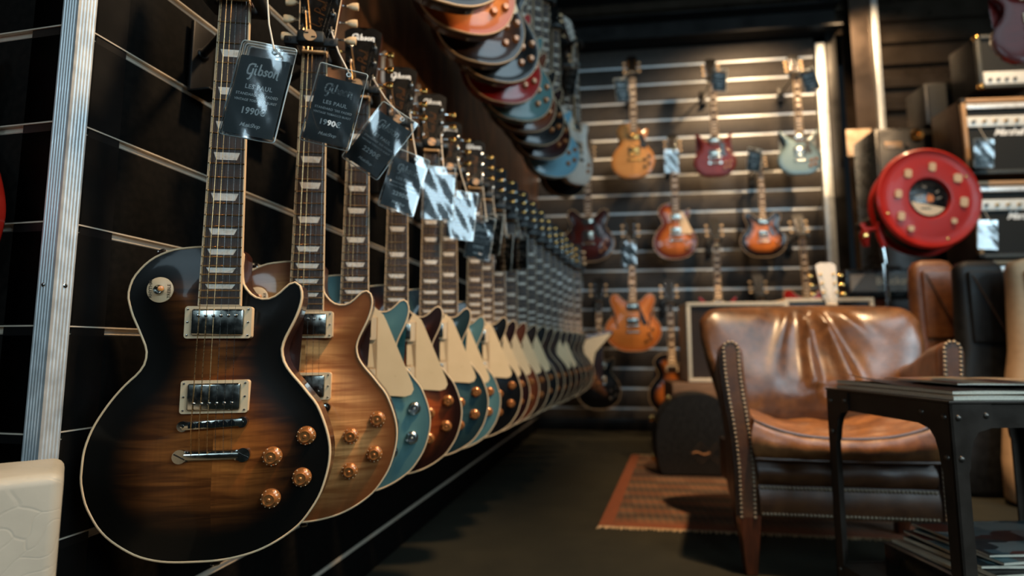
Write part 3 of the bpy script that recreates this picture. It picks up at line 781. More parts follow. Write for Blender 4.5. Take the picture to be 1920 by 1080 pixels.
KNOBS = {'lp': [(0.122, -0.021), (0.079, -0.047), (0.118, -0.079), (0.078, -0.105)], 'special': [(0.112, -0.02), (0.078, -0.045), (0.112, -0.075), (0.078, -0.10)],
         'sg': [(0.112, -0.035), (0.078, -0.045), (0.104, -0.075), (0.070, -0.085)], 'es': [(0.140, -0.02), (0.115, -0.055), (0.128, -0.085), (0.095, -0.105)],
         'explorer': [(0.085, -0.06), (0.110, -0.095), (0.135, -0.13)], 'offset': [(0.10, -0.06), (0.09, -0.10)]}
HANG = []
def guitar(kind, label, nut=None, bottom=None, yaw=0.0, tilt=0.0, roll=0.0, paint=None, side=None, lod=2, guard=None, bind=True, group=None,
           knob=None, hw=None, head=None, ringm=None, name='electric_guitar', nofrets=False, buttons=None, scalev=None, loc=None, cat='guitar'):
    o, bv, th, ch, cw = kind_info(kind)
    R = Euler((tilt, roll, yaw), 'XYZ').to_matrix(); S = scalev or 1.0
    nutl = Vector((0, FY, bv + SCALE)) * S
    if loc is None:
        loc = (Vector(nut) - R @ nutl) if nut is not None else Vector(bottom)
    g = thing(name, label, cat, loc, (tilt, roll, yaw), group)
    if scalev: g.scale = (S, S, S)
    B = (0, 0, bv)                                       # bridge-based meshes are lifted to the guitar's base
    ca = lambda d: -carve(kind, d)
    link('body', body_mesh(kind), g, mats=[paint, side])
    if bind: link('binding', binding_mesh(kind), g)
    link('neck', neck_mesh(kind), g, B)
    fb = link('fretboard', fretboard_mesh(), g, B); 
    link('fretboard_binding', fb_binding_mesh(), fb)
    if lod == 0:
        for n in range(1, 23): link('fret', frets_mesh(n), fb)
    else: link('frets', frets_mesh(None), fb, kind='stuff')
    if lod <= 1:
        for n in INL: link('inlay', inlay_mesh(n), fb)
    else: link('inlays', inlay_mesh(None), fb, kind='stuff')
    link('nut', nut_mesh(), g, B)
    hd = link('headstock', head_mesh(), g, (0, FY + 0.004, bv + SCALE + 0.005), (-HT, 0, 0), mats=[head] if head else None)
    if lod <= 1:
        link('headstock_logo', T_logo_head, hd, (0, -0.0006, 0.158)); link('script_lettering', T_lp, hd, (0.002, -0.0006, 0.092), (0, -PI / 2 * 0.93, 0)); link('truss_cover', truss_mesh(), hd)
    if lod == 0: link('headstock_binding', headbind_mesh(), hd)
    for s in (-1, 1):
        for z in TUN:
            tn = link('tuner', tuner_mesh(s), g, head_local((s * 0.0255, 0, z)) + Vector(B), (-HT, 0, 0), mats=[hw] if hw else None)
            link('tuner_button', button_mesh(s), tn, mats=[buttons] if buttons else None)
    if lod <= 1:
        for k in range(6): link('string', string_mesh(k), g, B)
    else: link('strings', string_mesh(None), g, B, kind='stuff')
    py = {'lp': -0.0115, 'es': -0.0085}.get(kind, -0.0035)
    for z, r in ((0.1415, 0), (0.0375, PI)):
        rg = link('pickup_ring', ring_mesh(), g, (0, py, bv + z), mats=[ringm] if ringm else None)
        cv = link('pickup_cover', cover_mesh(), rg, (0, 0, 0), mats=[hw] if hw else None)
        zz = 0.009 if r == 0 else -0.009
        if lod == 0:
            for k in range(6): link('pole_screw', pole_mesh(1), rg, ((k - 2.5) * 0.0099, -0.0108, zz))
            for sx in (-1, 1):
                for sz in (-1, 0, 1): link('ring_screw', pole_mesh(1), rg, (sx * 0.0402, -0.0062, sz * 0.0185), scale=(0.7, 0.7, 0.7))
        elif lod == 1: link('pole_screws', pole_mesh(6), rg, (0, -0.0108, zz), kind='stuff')
    by = py + 0.0115
    br = link('bridge', bridge_mesh(), g, (0, by, bv), (0, math.radians(-3), 0), mats=[hw] if hw else None)
    if lod <= 1:
        for k in range(6): link('saddle', saddle_mesh(), br, ((k - 2.5) * 0.0104, 0, 0.0005))
    link('tailpiece', tail_mesh(), g, (0, by, bv - 0.043), mats=[hw, None] if hw else None)
    O = np.array(o)
    for x, z in KNOBS[kind]:
        d = np.sqrt(((O - np.array([x, z + bv])) ** 2).sum(1)).min()
        kb = link('knob', knob_mesh(), g, (x, ca(d) - 0.0005, z + bv), mats=[knob] if knob else None)
        if lod == 0: link('number_marks', knobmark_mesh(), kb, kind='stuff')
    if kind == 'lp' and lod <= 1:
        sw = link('switch_washer', washer_mesh(), g, (-0.083, ca(0.050) - 0.0006, bv + 0.188), (0.02, 0, -0.10))
        link('switch_nut', switch_mesh(), sw, (0, -0.001, 0)); link('switch_tip', tip_mesh(), sw, (0, -0.004, 0))
        if lod == 0:
            link('lettering', T_rhythm, sw, (-0.0125, -0.0018, 0.001), (0, -PI / 2, 0)); link('lettering', T_treble, sw, (0.0132, -0.0018, -0.002), (0, -PI / 2, 0))
    if guard is not None: link('pickguard', guard_mesh(kind), g, B, mats=[guard])
    if kind == 'es':
        for s in (-1, 1): link('f_hole', fhole_mesh(s), g, (s * 0.125, 0, bv + 0.025))
    if lod <= 1:
        link('strap_button', strapbutton_mesh(), g, (-0.090, 0.02, bv + 0.238), (0, math.radians(-35), 0))
        link('strap_button', strapbutton_mesh(), g, (0, 0.02, 0.002), (PI, 0, 0))
    g['_kind'] = kind
    g['_nut'] = list(Vector(loc) + R @ nutl)
    HANG.append(g)
    return g

# ---- hangers: a padded yoke at the nut on an arm from the wall
def yoke_mesh():
    def f():
        bm = NB(); box(bm, (0, -0.030, 0.012), (0.046, 0.020, 0.022), 0, 0.004)
        return to_mesh(bm, 'yoke', simple('hanger_black_plastic', rgb(24, 28, 27), 0.45, var=0.15), True, 35)
    return M('yoke', f)
def backbar_mesh():
    def f():
        bm = NB(); box(bm, (0, 0.034, 0.006), (0.074, 0.016, 0.020), 0, 0.004)
        return to_mesh(bm, 'back_bar', simple('hanger_black_plastic', rgb(24, 28, 27), 0.45, var=0.15), True, 35)
    return M('backbar', f)
def prong_mesh(s):
    def f():
        bm = NB(); a = [(s * 0.0345, 0.034, 0.003), (s * 0.0355, 0.010, 0.001), (s * 0.036, -0.014, 0.0), (s * 0.036, -0.026, 0.004)]
        tube(bm, a, [0.009, 0.0095, 0.0105, 0.0095], 12)
        box(bm, (s * 0.033, -0.030, 0.006), (0.026, 0.010, 0.016), 0, 0.004)
        cyl(bm, (s * 0.036, -0.0346, 0.006), (s * 0.036, -0.0356, 0.006), 0.0036, n=14, mat=1)
        return to_mesh(bm, 'prong', [simple('rubber_pad', rgb(20, 22, 21), 0.6, var=0.2), blackpl], True, 40)
    return M(('prong', s), f)
def badge_mesh():
    def f():
        bm = NB(); cyl(bm, (0, -0.040, 0.012), (0, -0.0425, 0.012), 0.0105, n=28)
        for x, z, r in ((-0.006, 0.016, 0.3), (0.006, 0.009, 0.3)): box(bm, (x, -0.0425, z), (0.007, 0.0008, 0.0022), 1, rot=None)
        return to_mesh(bm, 'badge', [simple('pale_wood_badge', rgb(206, 160, 114), 0.5, var=0.1), blackpl], True, 40)
    return M('badge', f)
def hanger(g, label, wall, lod=2, badge=False):
    """wall: (origin, normal pointing into the room)"""
    nut = Vector(g['_nut']); yaw = g.rotation_euler.z
    h = thing('guitar_hanger', label, 'hanger', nut, (0, 0, yaw), 'black wall hangers holding the guitars')
    link('yoke', yoke_mesh(), h); link('back_bar', backbar_mesh(), h)
    for s in (-1, 1): link('prong', prong_mesh(s), h)
    if badge: link('badge', badge_mesh(), h)
    o, n = wall; n = Vector(n).normalized()
    st = Vector((0, 0.040, 0.006)); Rz = Matrix.Rotation(-yaw, 3, 'Z')
    back = nut + Matrix.Rotation(yaw, 3, 'Z') @ st
    dist = (back - Vector(o)).dot(n)
    foot = back - n * (dist - 0.012)
    if dist > 0.16: foot = foot + Vector((n.y, -n.x, 0)) * -0.10 if abs(n.x) > 0.5 else foot
    bm = NB(); e = Rz @ (foot - nut)
    cyl(bm, st, e, 0.0065, n=12); lathe(bm, [(0.010, 0), (0.012, 0.004), (0.009, 0.012), (0.0065, 0.013)], c=e, axis=(st - e), n=14)
    link('arm', to_mesh(bm, 'arm', blacksteel), h)
    bm = NB(); fr = Vector((-n.y, n.x, 0)).normalized()
    box(bm, (0, 0, -0.01), (0.05, 0.008, 0.13), 0, 0.002)
    box(bm, (0, -0.02, -0.076), (0.05, 0.045, 0.004), 0, 0.001)
    ang = math.atan2(n.y, n.x) + PI / 2
    link('wall_plate', to_mesh(bm, 'wall_plate', blacksteel), h, e, (0, 0, ang - yaw))
    return h
LWN = Vector((math.sin(A_L), -math.cos(A_L), 0)); LW = (CORN, LWN); BW = (BO, BN)

# ---- paints
def dk(c, k): return tuple(x * k for x in c[:3]) + (1,)
pt = {
 'tobacco': burst('paint_tobacco_burst', rgb(186, 106, 46), rgb(96, 48, 18), BLACKC, 0.030, 0.135, 0.85, coat=0.15),
 'honey': burst('paint_honey_burst', rgb(230, 164, 100), rgb(160, 100, 54), rgb(116, 66, 34), 0.0, 0.085, 1.0, fscale=90),
 'pelham': burst('paint_teal_blue', rgb(92, 128, 126), rgb(84, 119, 118), rgb(74, 108, 110), 0, 0.05, 0.2, coat=0.35),
 'iced': burst('paint_iced_tea_burst', rgb(176, 84, 36), rgb(120, 46, 20), rgb(34, 14, 8), 0.012, 0.08, 0.6),
 'ocean': burst('paint_deep_ocean_blue', rgb(54, 80, 82), rgb(40, 62, 64), rgb(28, 44, 46), 0, 0.07, 0.7),
 'ebony': burst('paint_ebony', rgb(16, 15, 14), rgb(14, 13, 12), rgb(12, 11, 10), 0, 0.05, 0.1),
 'wine': burst('paint_dark_wine', rgb(74, 24, 16), rgb(52, 16, 10), rgb(30, 10, 7), 0, 0.08, 0.5),
 'amber': burst('paint_brown_amber', rgb(168, 90, 42), rgb(120, 58, 26), rgb(84, 38, 18), 0, 0.08, 0.7),
 'walnut': burst('paint_walnut', rgb(84, 50, 28), rgb(58, 32, 18), rgb(34, 20, 12), 0, 0.08, 0.6),
 'natural': burst('paint_natural_blonde', rgb(214, 160, 96), rgb(190, 130, 70), rgb(180, 120, 62), 0, 0.05, 0.4),
 'cherry': burst('paint_cherry_red', rgb(116, 28, 18), rgb(88, 20, 12), rgb(80, 17, 12), 0, 0.05, 0.4, coat=0.15),
 'red': burst('paint_bright_red', rgb(176, 30, 20), rgb(160, 26, 18), rgb(150, 22, 16), 0, 0.05, 0.15),
 'silverblue': burst('paint_silver_blue', rgb(120, 140, 142), rgb(108, 130, 134), rgb(90, 110, 114), 0, 0.05, 0.1, metal=0.3),
 'cherryburst': burst('paint_cherry_sunburst', rgb(214, 124, 58), rgb(180, 92, 40), rgb(84, 20, 14), 0.01, 0.075, 0.5),
 'vsunburst': burst('paint_vintage_sunburst', rgb(222, 130, 58), rgb(206, 108, 42), rgb(12, 8, 7), 0.032, 0.088, 0.3),
 'esnatural': burst('paint_amber_archtop', rgb(226, 138, 62), rgb(208, 118, 50), rgb(184, 96, 40), 0, 0.06, 0.3, coat=0.2),
 'amberburst': burst('paint_amber_sunburst', rgb(226, 140, 66), rgb(206, 112, 44), rgb(176, 82, 30), 0, 0.06, 0.4),
 'paleblue': burst('paint_pale_blue', rgb(120, 168, 184), rgb(112, 160, 178), rgb(104, 150, 168), 0, 0.05, 0.1),
 'white': burst('paint_aged_white', rgb(214, 206, 194), rgb(206, 198, 186), rgb(200, 190, 178), 0, 0.05, 0.1),
 'korina': burst('paint_brown_korina', rgb(128, 78, 42), rgb(92, 52, 28), rgb(70, 40, 22), 0, 0.05, 0.5),
 'redsparkle': burst('paint_red_sparkle', rgb(150, 30, 18), rgb(96, 16, 10), rgb(110, 20, 12), 0, 0.05, 0.7, fscale=400),
}
side_teal = simple('teal_side', rgb(40, 92, 98), 0.3, coat=0.5, var=0.1)
side_blk = simple('black_side', rgb(14, 13, 12), 0.3, coat=0.5, var=0.2)
side_red = simple('red_side', rgb(110, 20, 14), 0.3, coat=0.5, var=0.1)
side_nat = simple('natural_side', rgb(168, 112, 58), 0.35, coat=0.4, var=0.12)
sides = {'pelham': side_teal, 'ocean': side_teal, 'ebony': side_blk, 'natural': side_nat, 'esnatural': side_nat, 'silverblue': simple('silver_blue_side', rgb(100, 120, 124), 0.3, coat=0.5, var=0.1),
         'red': side_red, 'cherry': side_red, 'redsparkle': side_red, 'paleblue': simple('pale_blue_side', rgb(110, 156, 172), 0.3, coat=0.5, var=0.08), 'white': simple('white_side', rgb(206, 198, 186), 0.35, coat=0.4, var=0.05)}
# ---- lower row: bridge positions recovered from the photograph, relative to the camera
LOW = [(-.4177, .811, -.1034, 8.8), (-.353, .972, -.0995, 8.0), (-.321, 1.150, -.100, 8.6), (-.272, 1.325, -.1005, 8.0), (-.2165, 1.492, -.0925, 8.4), (-.187, 1.660, -.104, 8.4), (-.1215, 1.835, -.097, 8.6),
       (-.090, 1.965, -.101, 8.8), (-.050, 2.120, -.101, 8.4)]
for i in range(10, 20): LOW.append((-.050 + .047 * (i - 9), 2.12 + .165 * (i - 9), -.101 + random.uniform(-.004, .004), 8.5 + random.uniform(-1.5, 1.5)))
SPEC = [('tobacco', None, 'black-edged tobacco sunburst single-cutaway guitar at the front of the lower row'),
        ('honey', None, 'honey brown flame-top guitar without pickguard behind the tobacco sunburst guitar'),
        ('pelham', creamguard, 'bright teal guitar with silver-topped knobs and cream pickguard behind the honey one'),
        ('iced', creamguard, 'orange-brown sunburst guitar with dark edge between two teal guitars in the lower row'),
        ('ocean', creamguard, 'deep ocean blue guitar with cream pickguard behind the orange-brown sunburst one'),
        ('pelham', creamguard, 'teal guitar with amber knobs squeezed between deep blue and black guitars'),
        ('ebony', creamguard, 'black guitar with large cream pickguard and amber knobs after the second teal one'),
        ('wine', creamguard, 'dark wine red guitar hanging right behind the black one with cream pickguard'),
        ('amber', creamguard, 'warm brown guitar, ninth from the front of the lower row'),
        ('walnut', creamguard, 'brown guitar, tenth from the front of the lower row'),
        ('ebony', creamguard, 'blurred black guitar, eleventh from the front of the lower row'),
        ('walnut', None, 'blurred dark walnut guitar, twelfth from the front of the lower row'),
        ('walnut', None, 'blurred dark brown guitar, thirteenth from the front of the lower row'),
        ('walnut', creamguard, 'blurred brown guitar with narrow cream guard, fourteenth in the lower row'),
        ('wine', creamguard, 'blurred reddish brown guitar, fifteenth from the front of the lower row'),
        ('ebony', None, 'blurred black guitar, sixteenth from the front of the lower row'),
        ('walnut', None, 'blurred walnut guitar, seventeenth from the front of the lower row'),
        ('ebony', None, 'blurred black guitar, last single-cutaway of the lower row')]
LOWG = []
ORD = ['first', 'second', 'third', 'fourth', 'fifth', 'sixth', 'seventh', 'eighth', 'ninth', 'tenth', 'eleventh', 'twelfth', 'thirteenth', 'fourteenth', 'fifteenth', 'sixteenth', 'seventeenth', 'eighteenth', 'nineteenth']
for i, (p, gd, lab) in enumerate(SPEC):
    X, Y, Z, yw = LOW[i]; bvv = kind_info('lp')[1]
    R = Euler((math.radians(-0.3), math.radians(-0.3), math.radians(yw)), 'XYZ').to_matrix()
    loc = Vector((X, Y, Z + H)) - R @ Vector((0, 0, bvv))
    g = guitar('lp', lab, loc=loc, yaw=math.radians(yw), tilt=math.radians(-0.3), roll=math.radians(-0.4), paint=pt[p], side=sides.get(p), lod=0 if i < 2 else (1 if i < 7 else 2), guard=gd,
               knob=knobsil if i == 2 else None, buttons=None if i < 2 else gold, group='single-cutaway guitars in the lower row')
    LOWG.append(g)
    hanger(g, 'black yoke hanger holding the %s guitar of the lower row' % ORD[i], LW, badge=i < 7)
X, Y, Z, yw = LOW[18]
gx = guitar('explorer', 'angular brown guitar with pointed cream pickguard at the far end of the lower row', loc=Vector((X + .02, Y, Z + H - .21)), yaw=math.radians(6), paint=pt['korina'], lod=2, guard=creamguard, bind=False, group=None)
hanger(gx, 'black yoke hanger holding the angular brown guitar with pointed pickguard', LW)

# ---- upper row on the left wall, seen from below
UP = [(850, 8, 1.50, 'ebony', 'first black guitar above all others of the upper row, only its lower edge in view'),
      (878, 62, 1.70, 'amberburst', 'orange amber guitar with broad cool reflection at the front of the upper row'),
      (905, 118, 1.88, 'walnut', 'dark brown guitar with pale blue reflection under the amber one in the upper row'),
      (938, 153, 2.01, 'ebony', 'glossy black guitar between the dark brown and the bright red guitars'),
      (948, 193, 2.18, 'red', 'bright red guitar with gold knobs in the upper row'),
      (975, 226, 2.346, 'pelham', 'teal blue guitar behind the bright red one in the upper row'),
      (985, 247, 2.49, 'amber', 'brown guitar behind the teal one in the upper row'),
      (1005, 272, 2.66, 'ebony', 'small-looking black guitar behind the brown one in the upper row'),
      (1020, 298, 2.83, 'wine', 'dark red guitar next to the white offset-body guitar in the upper row'),
      (1040, 332, 3.00, 'paleblue', 'pale blue guitar under the white offset-body guitar in the upper row')]
UPG = []
for px, py, dep, p, lab in UP:
    b = P(px, py, dep)
    g = guitar('lp', lab, bottom=b, yaw=math.radians(24), tilt=math.radians(1.0), paint=pt[p], side=sides.get(p), lod=2, guard=creamguard if p in ('walnut', 'red') else None, group='single-cutaway guitars in the upper row')
    UPG.append(g)
    hanger(g, 'black hanger holding the ' + (lab.split(' under')[0].split(' between')[0].split(' above')[0].split(' with')[0].split(' behind')[0].split(' next')[0].split(' in the')[0].split(', only')[0]) + ', upper row', LW)
g = GOFF = guitar('offset', 'white offset-body guitar at the end of the upper row', bottom=P(1085, 346, 3.22), yaw=math.radians(48), roll=math.radians(-3), paint=pt['white'], side=sides['white'], bind=False, guard=simple('pearl_white_guard', rgb(224, 220, 210), 0.3, coat=0.3, var=0.04), head=simple('white_headstock', rgb(206, 200, 190), 0.3, coat=0.4, var=0.05))
hanger(g, 'black yoke hanger holding the white offset-body guitar', LW)
g = guitar('lp', 'black guitar with blue sheen at the very end of the upper row', bottom=P(1062, 368, 3.45), yaw=math.radians(30), paint=pt['ebony'], side=side_blk, group='single-cutaway guitars in the upper row')
hanger(g, 'black yoke hanger holding the last black guitar of the upper row', LW)

# ---- back wall
YB = A_B
blackguard = simple('black_pickguard', rgb(16, 16, 15), 0.3, coat=0.4, var=0.15)
whiteguard = simple('white_pickguard', rgb(220, 214, 202), 0.35, coat=0.3, var=0.04)
BACK = [('special', 1190, 334, 4.30, 'natural', dict(guard=blackguard, bind=False, ringm=blackpl, hw=gold, knob=knobblk), 'blonde flat-top guitar with black pickguard and black knobs on the back wall'),
        ('sg', 1342, 331, 4.30, 'cherry', dict(guard=blackguard, bind=False, ringm=blackpl), 'cherry red double-horned guitar in the top line of the back wall'),
        ('sg', 1502, 327, 4.22, 'silverblue', dict(guard=blackguard, bind=False, ringm=blackpl), 'silver blue double-horned guitar beside the bright metal strip'),
        ('lp', 1269, 486, 4.30, 'cherryburst', dict(guard=creamguard), 'cherry sunburst guitar with cream pickguard on the back wall'),
        ('es', 1433, 482, 4.30, 'vsunburst', dict(guard=blackguard, scalev=0.84, ringm=blackpl), 'black-edged orange sunburst semi-hollow guitar on the back wall'),
        ('es', 1104, 491, 4.42, 'wine', dict(guard=blackguard, ringm=blackpl), 'dark red semi-hollow guitar in shadow at the left end of the back wall'),
        ('es', 1188, 659, 4.10, 'esnatural', dict(guard=blackguard, ringm=blackpl), 'amber semi-hollow guitar with f-holes hanging low on the back wall'),
        ('sg', 1349, 642, 4.25, 'red', dict(guard=whiteguard, bind=False), 'red double-horned guitar with white guard half hidden by the cream speaker cabinets'),
        ('es', 1521, 648, 4.15, 'red', dict(guard=whiteguard, roll=math.radians(-2)), 'red semi-hollow guitar rising behind the armchair and cream cabinets'),
        ('lp', 1262, 776, 4.12, 'vsunburst', dict(guard=None), 'dark sunburst guitar standing low behind the tan crate'),
        ('lp', 1434, 760, 4.25, 'ebony', dict(), 'black-headed guitar of which only the headstock shows above the cream cabinets'),
        ('lp', 1126, 768, 4.22, 'ebony', dict(guard=None, knob=chrome), 'black guitar with chrome knobs low on the back wall beside the row end'),
        ('lp', 1052, 735, 4.24, 'walnut', dict(), 'dark guitar almost lost in shadow at the inner corner of the back wall')]
BT = {}
for kind, px, py, dep, p, kw, lab in BACK:
    kw = dict(kw); roll = kw.pop('roll', 0.0)
    b = P(px, py, dep)
    g = guitar(kind, lab, bottom=b, yaw=YB, roll=roll, paint=pt[p], side=sides.get(p), lod=2, **kw)
    BT[lab] = g
    hanger(g, 'black hanger on the back wall holding the ' + lab.split(' with black pick')[0].split(' with cream')[0].split(' of which')[0].split(' with white')[0].split(' with f-')[0].split(' almost')[0].replace('guitar of', 'guitar').split(' on the back')[0].split(' half hidden')[0].split(' in the top')[0].split(' beside')[0].split(' rising')[0].split(' hanging low')[0].split(' low on')[0].split(' standing')[0].split(' at the')[0].split(' in shadow')[0], BW)
# red sparkle guitar cut off by the picture's edge on the near wall
g = guitar('lp', 'red sparkle guitar on the near wall, just its rim in view', bottom=P(-258, 600, 0.735), yaw=A_N, paint=pt['redsparkle'], side=side_red, guard=creamguard)
hanger(g, 'black hanger on the near wall holding the red sparkle guitar', (CORN, (math.sin(A_N), -math.cos(A_N), 0)))
# guitar hanging at upper right
g = guitar('sg', 'dark red double-horned guitar hanging above the guitar amplifiers', bottom=P(1957, 112, 2.3), yaw=math.radians(-14), roll=math.radians(-4), paint=pt['cherry'], side=side_red, guard=None, bind=False, lod=2)
nutp = Vector(g['_nut'])
h = thing('guitar_hanger', 'black ceiling hanger holding the dark red guitar above the amplifiers', 'hanger', nutp, (0, 0, math.radians(-14)), 'black wall hangers holding the guitars')
link('yoke', yoke_mesh(), h); link('back_bar', backbar_mesh(), h); link('prong', prong_mesh(-1), h); link('prong', prong_mesh(1), h)
bm = NB(); cyl(bm, (0, 0.034, 0.0), (0, 0.034, 3.68 - nutp.z), 0.007, n=10); link('arm', to_mesh(bm, 'arm', blacksteel), h)
# guitar on a stand behind the armchair, only the ivory headstock shows
nb = P(1560, 572, 2.36)
g = guitar('lp', 'ivory guitar standing behind the armchair, its headstock above the backrest', nut=nb, yaw=math.radians(-10), paint=pt['white'], side=sides['white'], head=simple('ivory_headstock', rgb(176, 164, 144), 0.3, coat=0.4, var=0.05), hw=gold, buttons=gold)
bz0 = g.location.z
t = thing('guitar_stand', 'black stand carrying the ivory guitar behind the armchair', 'stand', (g.location.x, g.location.y, 0), (0, 0, math.radians(-10)))
bm = NB()
for s in (-1, 1):
    tube(bm, [(s * 0.10, -0.01, bz0 - 0.001), (s * 0.10, 0.02, bz0 - 0.012), (s * 0.05, 0.09, bz0 - 0.02), (0, 0.11, 0.12), (s * 0.16, 0.02, 0.008)], 0.008, 8)
tube(bm, [(0, 0.11, 0.12), (0, 0.20, 0.008)], 0.008, 8)
link('frame', to_mesh(bm, 'frame', blacksteel), t)

# ------------------------------------------------------------------ price tags in clear sleeves
slv, nt, b = nm('clear_plastic_sleeve')
out = nt.nodes['Material Output']
tr_ = add(nt, 'ShaderNodeBsdfTransparent'); tr_.inputs[0].default_value = (0.97, 0.98, 0.98, 1)
gl = add(nt, 'ShaderNodeBsdfGlossy'); gl.inputs['Roughness'].default_value = 0.09; gl.inputs[0].default_value = (1, 1, 1, 1)
fr = add(nt, 'ShaderNodeFresnel'); fr.inputs[0].default_value = 1.8
ml = add(nt, 'ShaderNodeMath', operation='MULTIPLY'); ml.inputs[1].default_value = 1.35; nt.links.new(fr.outputs[0], ml.inputs[0])
bn = add(nt, 'ShaderNodeBump'); bn.inputs['Strength'].default_value = 0.08; bn.inputs['Distance'].default_value = 0.01
nt.links.new(noise(nt, coords(nt, (1, 1, 0.4)), 22, 2, 0.4, 0.5), bn.inputs['Height'])
for q in (gl, fr): nt.links.new(bn.outputs[0], q.inputs['Normal'])
mx = add(nt, 'ShaderNodeMixShader')
nt.links.new(ml.outputs[0], mx.inputs[0]); nt.links.new(tr_.outputs[0], mx.inputs[1]); nt.links.new(gl.outputs[0], mx.inputs[2]); nt.links.new(mx.outputs[0], out.inputs['Surface'])
rimm = simple('clear_welded_edge', rgb(190, 204, 206), 0.15, coat=0.8, var=0.05)
cardm = simple('dark_tag_card', rgb(46, 58, 60), 0.4, coat=0.3, var=0.12, vscale=40)
cordm = simple('off_white_cord', rgb(214, 206, 192), 0.8, bmp=0.4, bscale=900, var=0.06)
TW, TH = 0.077, 0.132
def wav(x, z, s): return 0.0007 * math.sin(x * 60 + s) + 0.0008 * math.sin(z * 38 + s * 2.1) + 0.00035 * math.sin((x * 1.4 + z) * 95 + s * 3)
def sleeve_mesh(s):
    def f():
        bm = NB()
        grid(bm, lambda u, v: ((u - 0.5) * TW, -0.0022 + wav((u - .5) * TW, (v - .5) * TH, s), (v - 0.5) * TH), 16, 26)
        grid(bm, lambda u, v: ((u - 0.5) * TW, 0.0022 + wav((u - .5) * TW, (v - .5) * TH, s), (v - 0.5) * TH), 10, 14)
        return to_mesh(bm, 'sleeve', slv, True, 180)
    return M(('sleeve', s), f)
def rim_mesh(s):
    def f():
        bm = NB(); pts = rrect(TW, TH, 0.004, 3); fine = []
        for a, b_ in zip(pts, pts[1:] + pts[:1]):
            for k in range(4): fine.append((a[0] + (b_[0] - a[0]) * k / 4, a[1] + (b_[1] - a[1]) * k / 4))
        tube(bm, [(x, wav(x, z, s), z) for x, z in fine], 0.0009, 5, closed=True)
        lathe(bm, [(0.0024, 0.0012), (0.0042, 0.0014), (0.0044, 0), (0.0024, 0)], c=(0.010, wav(.01, .056, s) - .002, 0.0565), n=14)
        return to_mesh(bm, 'sleeve_edge', rimm)
    return M(('rim', s), f)
def card_mesh():
    def f():
        bm = NB(); prism(bm, rrect(0.070, 0.108, 0.002, 3), -0.0004, 0.0004); return to_mesh(bm, 'card', cardm, False)
    return M('card', f)
def price_tag(label, pos, yaw, roll, pitch, s, price='1990', hangpt=None, lod=0, scale=1.0, group='clear price tags on the guitars'):
    t = thing('price_tag', label, 'price tag', pos, (pitch, roll, yaw), group); t.scale = (scale,) * 3
    link('card', card_mesh(), t, (0, 0, -0.008)); link('sleeve', sleeve_mesh(s), t); link('sleeve_edge', rim_mesh(s), t)
    link('lettering', T_tag[price], t, (0, -0.0006, -0.008))
    if hangpt is not None:
        Mx = (Matrix.Translation(Vector(pos)) @ Euler((pitch, roll, yaw), 'XYZ').to_matrix().to_4x4() @ Matrix.Scale(scale, 4)).inverted()
        e = Mx @ Vector(hangpt); a = Vector((0.010, -0.003, 0.0565))
        bm = NB(); mid = (a + e) / 2 + Vector((0, -0.002, -0.004)); tube(bm, [a + Vector((0, .004, 0)), a + Vector((0, -.001, .002)), mid, e], 0.0013, 6)
        link('cord', to_mesh(bm, 'cord', cordm), t)
    return t
def tuner_pt(g, s, j):
    Rm = g.rotation_euler.to_matrix(); bvv = kind_info(g['_kind'])[1]
    return Vector(g.location) + Rm @ ((head_local((s * 0.0255, -0.002, TUN[j])) + Vector((0, 0, bvv))) * g.scale[0])
TG = [  # centre px, depth, yaw, roll, pitch (deg), price
 (484, 171, 0.745, -3, 11.5, 1, '1990'), (627, 200, 0.895, 7, 12, 0, '1990'), (713, 263, 1.03, 8, 33, 0, '2290'), (758, 342, 1.18, 23, 15, 0, '2290'), (822, 362, 1.36, 9, 2, 0, '2290'),
 (865, 404, 1.50, 7, 6, 0, '1990'), (900, 446, 1.69, 12, 9, 0, '1990'), (922, 440, 1.83, -30, 6, 0, '1990'), (945, 474, 1.99, -40, 5, 0, '1990'), (974, 474, 2.16, -36, 0, 0, '1990')]
DESC = ['tobacco sunburst', 'honey brown flame-top', 'bright teal', 'orange-brown sunburst', 'deep ocean blue', 'second teal', 'black', 'wine red', 'ninth', 'tenth']
for i, (px, py, dp, yw, rl, pc, pr) in enumerate(TG):
    price_tag('clear sleeved price tag at the neck of the %s lower-row guitar' % DESC[i], P(px, py, dp), math.radians(yw), math.radians(rl), math.radians(pc), i * 1.3, pr, tuner_pt(LOWG[i], 1, 0) if i else P(501, -8, 0.80))
for px, py, dp, yw, rl, gl_, sd, lab in ((1166, 168, 4.15, 10, -8, BACK[0], -1, 'clear price tag beside the neck of the blonde flat-top guitar'), (1349, 150, 4.15, -5, 4, BACK[1], 1, 'clear price tag on the neck of the cherry red double-horned guitar'),
                           (1519, 150, 4.08, -20, -14, BACK[2], 1, 'clear price tag beside the neck of the silver blue guitar'), (1259, 302, 4.15, 0, 0, BACK[3], -1, 'clear price tag on the neck of the cherry sunburst back-wall guitar'),
                           (1414, 300, 4.12, 5, 8, BACK[4], -1, 'clear price tag on the neck of the orange sunburst semi-hollow guitar'), (1179, 476, 3.98, -10, 0, BACK[6], -1, 'clear price tag beside the neck of the amber semi-hollow guitar'),
                           (1078, 540, 4.05, -10, 0, BACK[12], 1, 'clear price tag in the dark corner of the back wall'), (1066, 150, 3.08, -30, 10, None, 1, 'clear price tag glinting at the neck of the white offset-body guitar')):
    q = P(px, py, dp); gg = BT[gl_[-1]] if gl_ else GOFF
    price_tag(lab, q, math.radians(yw), math.radians(rl), 0, px * 0.1 % 6, '1990', tuner_pt(gg, sd, 0), scale=1.35, group='clear price tags on the back wall')
